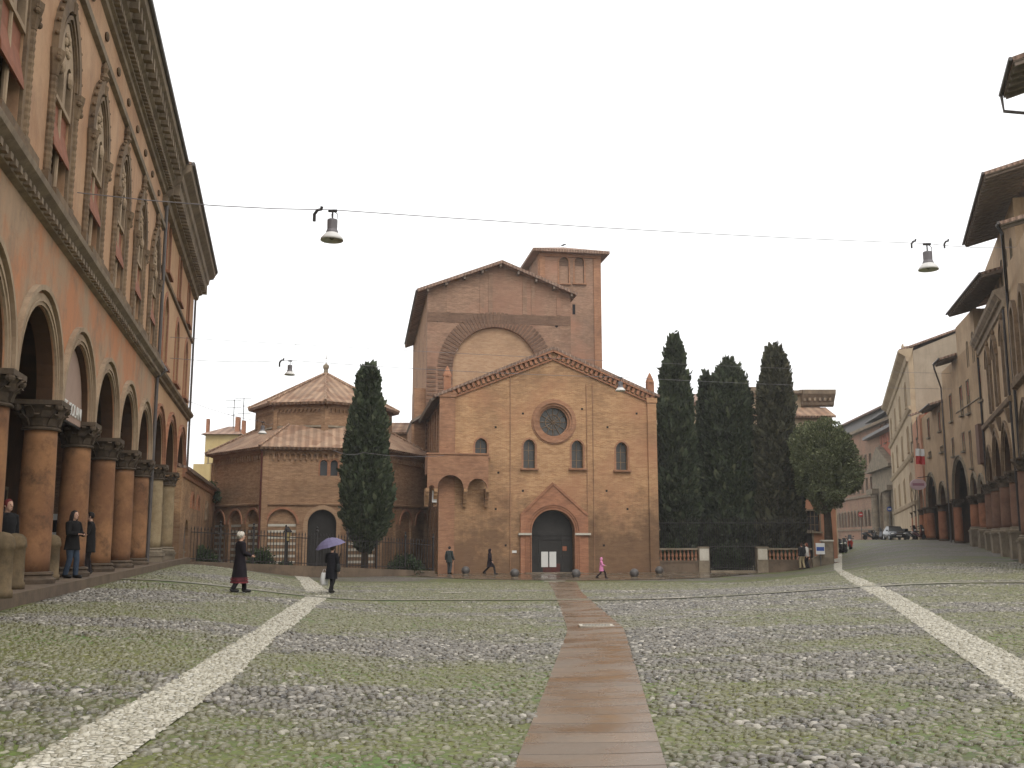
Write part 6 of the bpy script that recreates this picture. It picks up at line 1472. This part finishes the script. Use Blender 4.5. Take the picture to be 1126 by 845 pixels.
# ------------------------------------------------------------------ people
skin_m = mk_plain('skin', S(206,160,134), .6, .06); eye_m = mk_plain('eye', S(40,30,28), .3, .1)
def vox(mb, name, mat, parent, size):
    me = mb.mesh('tmp', mat); o = bpy.data.objects.new('tmp', me); COL.objects.link(o)
    m = o.modifiers.new('r', 'REMESH'); m.mode = 'VOXEL'; m.voxel_size = size; m.use_smooth_shade = True
    s = o.modifiers.new('s', 'SMOOTH'); s.factor = .5; s.iterations = 3
    dg = bpy.context.evaluated_depsgraph_get(); dg.update(); nm = bpy.data.meshes.new_from_object(o.evaluated_get(dg)); nm.name = name
    bpy.data.objects.remove(o)
    if not nm.materials: nm.materials.append(mat)
    return link(name, nm, parent)
def person(label, X, Y, zg, face, H=1.7, step=.0, armL=None, armR=None, coat=None, coat_len=.5, trousers=S(30,30,34), hair=S(40,30,24), hair_style='short', shoes=S(30,26,24), hem=None, lean=0., hood=None, group=None, wide=1., skirt=None):
    """figure facing local -y; face = direction walked (degrees, 0 = towards the camera, 90 = to the right of the picture, 180 = away)"""
    r = thing('person', label, 'person', (X, Y, zg), R(face), group); k = H/1.72
    V = lambda x, y, z: Vector((x*k, y*k+lean*(z-.9)*k if z > .9 else y*k, z*k))
    hipL, hipR = V(.09, 0, .9), V(-.09, 0, .9)
    footL = V(.1, -.36*step, .07); footR = V(-.1, .42*step, .07+.05*step)
    kneeL = V(.1, -.26*step-.03, .49); kneeR = V(-.1, .1*step-.05, .48)
    shL, shR = V(.185*wide, .0, 1.4), V(-.185*wide, 0, 1.4)
    armL = armL or ((.26, .02+.1*step, 1.13), (.27, -.02+.16*step, .87)); armR = armR or ((-.26, .02-.1*step, 1.13), (-.27, -.1-.14*step, .89))
    elL, haL = V(*armL[0]), V(*armL[1]); elR, haR = V(*armR[0]), V(*armR[1])
    head = V(0, -.02, 1.6)
    b = MB(); t = lambda pts, rad, n=10: b.tube(pts, [(q*k, q*k) if not isinstance(q, tuple) else (q[0]*k, q[1]*k) for q in rad], n)
    t([V(0, 0, .84), V(0, 0, .95), V(0, .0, 1.1), V(0, -.01, 1.3), V(0, 0, 1.4), V(0, 0, 1.46)], [(.155, .1), (.165, .105), (.13, .095), (.16, .11), (.14, .085), (.06, .055)], 14)
    t([V(0, .01, 1.42), V(0, -.005, 1.5), head], [.058, .05, .05])
    b.ell(head+Vector((0, 0, .02*k)), (.073*k, .092*k, .112*k), 14, 10); b.ell(head+Vector((0, -.03*k, -.05*k)), (.052*k, .058*k, .06*k), 10, 8)
    t([head+Vector((0, -.088*k, .03*k)), head+Vector((0, -.108*k, -.012*k))], [.009, .016], 6)
    for s in (-1, 1): b.ell(head+Vector((s*.074*k, .01*k, .0)), (.012*k, .022*k, .032*k), 8, 6)
    for hip, kn, ft in ((hipL, kneeL, footL), (hipR, kneeR, footR)):
        t([hip+Vector((0, 0, .02)), hip.lerp(kn, .4), kn, kn.lerp(ft, .35), ft], [.085, .078, .055, .056, .038])
        t([ft+Vector((0, .05*k, -.03*k)), ft+Vector((0, -.06*k, -.035*k)), ft+Vector((0, -.16*k, -.045*k))], [(.035, .035), (.04, .03), (.028, .018)], 8)
    for sh, el, ha, sd in ((shL, elL, haL, 1), (shR, elR, haR, -1)):
        t([sh.lerp(V(0, 0, 1.4), .3), sh, sh.lerp(el, .5), el, el.lerp(ha, .4), ha], [.05, .056, .048, .04, .037, .026])
        d = (ha-el).normalized(); sv = Vector((0, 1, 0)); sv = (sv-d*sv.dot(d)).normalized(); nv = d.cross(sv)
        pm = ha+d*.05*k; t([ha, pm, ha+d*.09*k], [(.02, .028), (.022, .038), (.016, .036)], 8)
        for q, ln in ((-1.5, .065), (-.5, .078), (.5, .074), (1.5, .06)):
            o_ = ha+d*.085*k+sv*q*.019*k; t([o_, o_+d*ln*.5*k+nv*sd*-.008*k, o_+d*ln*.9*k-nv*sd*.03*k], [.0095, .009, .007], 6)
        o_ = ha+d*.03*k-sv*.03*k; t([o_, o_-sv*.03*k+d*.03*k, o_-sv*.035*k+d*.065*k-nv*sd*.01*k], [.012, .0105, .008], 6)
    body = vox(b, 'person', skin_m, None, .0085*k); bm_ = body.data; bpy.data.objects.remove(body); bo = link('body', bm_, r)
    e = MB(); 
    for s in (-1, 1): e.ell(head+Vector((s*.03*k, -.083*k, .025*k)), (.011*k, .008*k, .008*k), 8, 6)
    e.build('eyes', eye_m, bo); MB().ell(head+Vector((0, -.088*k, -.05*k)), (.022*k, .006*k, .006*k), 8, 6).build('mouth', mk_plain('lips', S(150,86,80), .5, .1), bo)
    # clothes follow the body
    trm = mk_plain('trouser_cloth', trousers, .9, .25, .2, 0., 9.)
    if True:
        m = MB()
        for hip, kn, ft in ((hipL, kneeL, footL), (hipR, kneeR, footR)):
            up_ = hip+Vector((-hip.x*.25, 0, .07*k)); m.tube([up_, hip.lerp(kn, .3), kn, kn.lerp(ft, .5), ft+Vector((0, .0, .0))], [(.118*k, .118*k), (.1*k, .1*k), (.074*k, .074*k), (.07*k, .07*k), (.06*k, .07*k)], 12)
        m.tube([V(0, 0, .82), V(0, 0, .93), V(0, 0, 1.04)], [(.17*k, .118*k), (.18*k, .122*k), (.15*k, .11*k)], 14); vox(m, 'trousers', trm, r, .012*k)
    m = MB()
    for ft in (footL, footR):
        m.tube([ft+Vector((0, .07*k, .02*k)), ft+Vector((0, .03*k, -.02*k)), ft+Vector((0, -.08*k, -.03*k)), ft+Vector((0, -.17*k, -.04*k)), ft+Vector((0, -.2*k, -.045*k))], [(.02*k, .03*k), (.048*k, .05*k), (.052*k, .04*k), (.045*k, .03*k), (.02*k, .016*k)], 10)
    m.build('shoes', mk_plain('shoe_leather', shoes, .5, .2), r, True)
    if coat:
        cm = mk_plain('coat_cloth', coat, .9, .22, .2, 0., 10.); zb_ = coat_len
        def el(z, rx, ry, y=0.): 
            c = V(0, y, z); fl_ = 1+.05*0
            return [c+Vector((rx*k*math.cos(a)*(1+.03*math.sin(5*a+z*9)), ry*k*math.sin(a)*(1+.04*math.sin(4*a+z*7)), 0)) for a in [2*math.pi*i/24 for i in range(24)]]
        secs = [el(1.475, .075, .07), el(1.44, .13*wide, .09), el(1.39, .2*wide, .118), el(1.28, .205*wide, .14), el(1.1, .185*wide, .135), el(.95, .205*wide, .15)]
        z = .8; fl_ = 0
        while z > zb_: secs.append(el(z, (.215+.05*(.9-z))*wide, .155+.05*(.9-z)+.1*step*(.95-z), 0)); z -= .13
        fr_ = .23+.05*(.9-zb_); secs.append(el(zb_, fr_*wide, .16+.06*(.9-zb_)+.12*step*(.95-zb_)))
        m = MB().loft(secs)
        for sh, el_, ha in ((shL, elL, haL), (shR, elR, haR)):
            m.tube([sh.lerp(V(0, 0, 1.38), .35), sh+Vector((0, 0, -.01)), sh.lerp(el_, .5), el_, el_.lerp(ha, .5), ha.lerp(el_, .04)], [(.085*k,)*2, (.085*k,)*2, (.075*k,)*2, (.068*k,)*2, (.062*k,)*2, (.06*k,)*2], 12)
        co_ = vox(m, 'coat', cm, r, .013*k)
        if hem:
            hm = mk_plain('patterned_hem', hem, .9, .5, .2, 0., 16.)
            for z0_, z1_ in ((zb_+.005, zb_+.055), (zb_+.085, zb_+.115), (zb_+.14, zb_+.16)):
                s0 = [Vector((p.x*1.03, p.y*1.03, p.z)) for p in el(z0_, fr_*wide, .16+.06*(.9-zb_)+.12*step*(.95-zb_))]; s1 = [Vector((p.x*1.03, p.y*1.03, p.z)) for p in el(z1_, (fr_-.004)*wide, .158+.06*(.9-zb_)+.12*step*(.95-z1_))]
                MB().loft([s0, s1], False).build('hem_band', hm, co_)
    hm = mk_plain('hair', hair, .8, .3, .3, 0., 30.); m = MB(); hc = head+Vector((0, .012*k, .035*k))
    if hood:
        hm = mk_plain('hood_cloth', hood, .9, .2, .2, 0., 10.)
        m.tube([head+Vector((0, .05*k, -.14*k)), head+Vector((0, .03*k, -.05*k)), head+Vector((0, .02*k, .05*k)), head+Vector((0, .02*k, .13*k)), head+Vector((0, .03*k, .16*k))], [(.1*k, .09*k), (.105*k, .1*k), (.105*k, .115*k), (.07*k, .09*k), (.02*k, .03*k)], 14); m.build('hood', hm, r, True)
    else:
        m.ell(hc, (.086*k, .1*k, .108*k), 14, 10)
        if hair_style == 'curly':
            for i in range(40):
                a = i*2.4; q = i/40; rr_ = math.sqrt(1-(q*1.1-.25)**2); p = hc+Vector((.085*k*rr_*math.cos(a), .02*k+.09*k*rr_*math.sin(a), .1*k*(q*1.1-.25)+.01*k))
                if p.y > head.y-.06*k or p.z > head.z+.08*k: m.ell(p, .032*k, 6, 5)
        if hair_style == 'long':
            m.tube([hc+Vector((0, .02*k, .06*k)), hc+Vector((0, .05*k, -.05*k)), hc+Vector((0, .07*k, -.2*k)), hc+Vector((0, .08*k, -.36*k))], [(.08*k, .06*k), (.095*k, .065*k), (.1*k, .05*k), (.06*k, .03*k)], 12)
            for s in (-1, 1): m.tube([hc+Vector((s*.06*k, -.02*k, .05*k)), hc+Vector((s*.085*k, -.01*k, -.08*k)), hc+Vector((s*.08*k, .0, -.26*k))], [.03*k, .035*k, .02*k], 8)
        # keep the face clear: hair sits behind a plane through the brow
        m.v = [(p[0], max(p[1], head.y-.045*k) if p[2] < head.z+.075*k else p[1], p[2]) for p in m.v]
        m.build('hair', hm, r, True)
    r['hands'] = 0
    del r['hands']
    return r, {'haL': r.matrix_basis @ haL, 'haR': r.matrix_basis @ haR}
def gp(px, py): X, Y = G(px, py); return X, Y, gz(X, Y)
def mloc(r, v): 
    c, s = math.cos(r.rotation_euler.z), math.sin(r.rotation_euler.z); return Vector((r.location.x+c*v[0]-s*v[1], r.location.y+s*v[0]+c*v[1], r.location.z+v[2]))
BLK = S(30,27,30)
X, Y, z = gp(262.5, 652.5)
person('white haired woman in a long black robe with red patterned hem walking across the cobbles', X, Y, z+.015, 125, 1.63, .55, armL=((.25, -.05, 1.14), (.2, -.3, 1.06)), armR=((-.25, -.02, 1.14), (-.17, -.27, 1.05)), coat=S(34,28,34), coat_len=.27, hair=S(222,212,196), hair_style='curly', hem=S(124,52,58), wide=1.12, skirt=1, trousers=BLK)
X, Y, z = gp(364, 653)
p2, _ = person('person in a dark knee length coat walking away under a mauve umbrella', X, Y, z+.015, 160, 1.66, .6, armL=((.25, -.04, 1.14), (.12, -.26, 1.2)), armR=((-.27, .02, 1.12), (-.3, -.02, .86)), coat=S(28,26,32), coat_len=.52, hair=S(60,44,34), hair_style='short', trousers=S(24,22,24))
k_ = 1.66/1.72; hp = mloc(p2, Vector((.12, -.34, 1.22))*k_)
um = thing('umbrella', 'open mauve grey umbrella held tilted over the walking person', 'umbrella', hp); um.rotation_euler = (R(6), R(-14), 0)
mb = MB(); n = 16; rows = [(.0, .0), (.12, -.015), (.3, -.08), (.45, -.18), (.56, -.3)]; vs = []
for r_, z_ in rows:
    for i in range(n): a = 2*math.pi*i/n; sc_ = 1 if i % 2 == 0 else .955; vs.append((r_*sc_*math.cos(a), r_*sc_*math.sin(a), .78+z_+(0 if i % 2 == 0 else .012)))
fs = [(j*n+i, j*n+(i+1) % n, (j+1)*n+(i+1) % n, (j+1)*n+i) for j in range(len(rows)-1) for i in range(n)]
mb.add(vs, fs).build('canopy', mk_plain('umbrella_cloth', S(112,104,136), .7, .1, .3, 0., 4.), um)
MB().tube([(0, 0, -.12), (0, 0, .86)], .009, 6).build('shaft', M['iron_grey'], um); MB().tube([(0, 0, -.02), (0, 0, -.16), (.03, 0, -.2), (.06, 0, -.17)], .014, 6).build('handle', M['darkwood'], um)
mb = MB()
for i in range(8):
    a = 2*math.pi*i/8; mb.tube([(.02*math.cos(a), .02*math.sin(a), .755), (.3*math.cos(a), .3*math.sin(a), .69), (.55*math.cos(a), .55*math.sin(a), .475)], .005, 4)
mb.build('ribs', M['iron_grey'], um)
hb = mloc(p2, Vector((-.3, -.06, .8))*k_)
hb = mloc(p2, Vector((.3, .0, .8))*k_)
bg_ = thing('plastic_bag', 'white plastic bag hanging at the left side of the umbrella carrier', 'bag', hb)
ring = lambda z_, a, b_: [(a*math.cos(2*math.pi*i/14)*(1+.08*math.sin(3*i)), b_*math.sin(2*math.pi*i/14)*(1+.1*math.cos(2*i)), z_) for i in range(14)]
MB().loft([ring(-.5, .1, .06), ring(-.46, .15, .08), ring(-.25, .15, .075), ring(-.1, .11, .05), ring(-.06, .1, .04)]).build('bag_body', M['white_paint'], bg_, True)
MB().tube([(-.08, 0, -.07), (-.03, 0, .06), (.03, 0, .06), (.08, 0, -.07)], .008, 5).build('handles', M['white_paint'], bg_)
hb = mloc(p2, Vector((-.3, .06, .92))*k_); hg = thing('handbag', 'dark handbag slung at the right hip of the umbrella carrier', 'bag', hb)
MB().loft([ring(-.14, .06, .13), ring(-.1, .08, .16), ring(.1, .07, .15), ring(.14, .04, .12)]).build('bag_body', M['rubber'], hg, True); MB().tube([(0, -.1, .12), (.06, -.06, .45), (.08, 0, .52), (.06, .06, .45), (0, .1, .12)], .012, 5).build('strap', M['rubber'], hg)
X, Y, z = gp(494, 632)
p3, _ = person('man in a dark green grey jacket standing by the corner pulpit', X, Y, z+.03, 150, 1.76, .12, coat=S(58,66,64), coat_len=.72, trousers=S(70,76,78), hair=S(36,28,24))
st = thing('walking_stick', 'thin dark stick beside the standing man near the pulpit', 'stick', mloc(p3, Vector((-.3, -.12, .0)))); MB().tube([(0, 0, .0), (0, .0, .88), (.05, 0, .93), (.1, 0, .9)], .013, 6).build('shaft', M['darkwood'], st)
X, Y, z = gp(538.5, 632.2)
person('woman in a long dark hooded coat striding past the church wall', X, Y, z+.03, 75, 1.6, 1.0, coat=S(38,28,36), coat_len=.5, hood=S(36,26,34), trousers=BLK)
X, Y, z = gp(661.5, 637)
person('small child in a pink hooded coat running before the church', X, Y, z+.03, 80, 1.18, 1.0, coat=S(232,140,186), coat_len=.6, hood=S(236,150,192), trousers=S(40,30,36), armL=((.27, .12, 1.14), (.3, -.06, .98)), armR=((-.27, -.1, 1.14), (-.25, -.3, 1.08)), wide=1.1)
X, Y = at(882.5, 626, 68.4)[0], 68.4; z = gz(X, Y)
person('man in dark top and khaki trousers leaning on the balustrade pier', X, Y, z+.03, 200, 1.72, .25, coat=S(34,34,38), coat_len=.86, trousers=S(176,158,122), hair=S(70,44,32))
X, Y = at(888, 626, 68.6)[0], 68.6; z = gz(X, Y)
person('red haired woman in a white top beside the man in khaki trousers', X, Y, z+.03, 250, 1.68, .2, coat=S(214,206,198), coat_len=.8, trousers=S(40,36,40), hair=S(120,62,38), hair_style='long')
def onfloor(px, py, z=FL): d = ray(px, py); k = (z-EYE)/d[2]; return d[0]*k, d[1]*k, z
X, Y, z = onfloor(77, 636)
person('woman with long dark hair in black jacket and blue jeans waiting by the arcade column', X, Y, z, 75, 1.66, .2, armL=((.25, -.05, 1.14), (.1, -.26, 1.1)), armR=((-.25, -.05, 1.14), (-.08, -.24, 1.12)), coat=S(24,22,22), coat_len=.72, trousers=S(60,72,88), hair=S(34,24,22), hair_style='long')
X, Y, z = onfloor(92, 632)
person('dark haired person in a black jacket facing the woman in jeans', X, Y+.25, z, 285, 1.7, .1, armL=((.25, -.05, 1.14), (.1, -.24, 1.05)), coat=S(28,24,23), coat_len=.6, trousers=S(38,30,30), hair=S(36,26,22))
X, Y, z = onfloor(4, 650)
person('person with a dark red cap in the portico at the left edge', X-.42, Y+.75, z, 70, 1.72, .1, coat=S(26,24,25), coat_len=.6, trousers=BLK, hair=S(120,44,42))
X, Y, z = onfloor(147, 620)
person('person in black half hidden behind the fourth arcade column', X-.5, Y+.5, z, 60, 1.7, .1, coat=BLK, coat_len=.6, trousers=BLK)
x_, _z = F2.px(1063, 590, 1.6); X, Y = F2.W(x_, 1.6)
person('tiny person in pale blue under the arcade of the shuttered house', X, Y, gz(*F2.W(x_, 0))-.1, 10, 1.65, .2, coat=S(150,166,186), coat_len=.7, trousers=S(60,64,80))
# ------------------------------------------------------------------ thin rainy air
hz = bpy.data.materials.new('thin_mist'); hz.use_nodes = True; ht = hz.node_tree
ht.nodes.remove(ht.nodes['Principled BSDF']); pv = ht.nodes.new('ShaderNodeVolumePrincipled'); pv.inputs['Color'].default_value = (.93, .93, .93, 1); pv.inputs['Density'].default_value = .0004
ht.links.new(pv.outputs[0], ht.nodes['Material Output'].inputs['Volume'])
ho = MB().box(-110, 130, -70, 260, -2.2, 46).build('haze', hz); ho['kind'] = 'stuff'
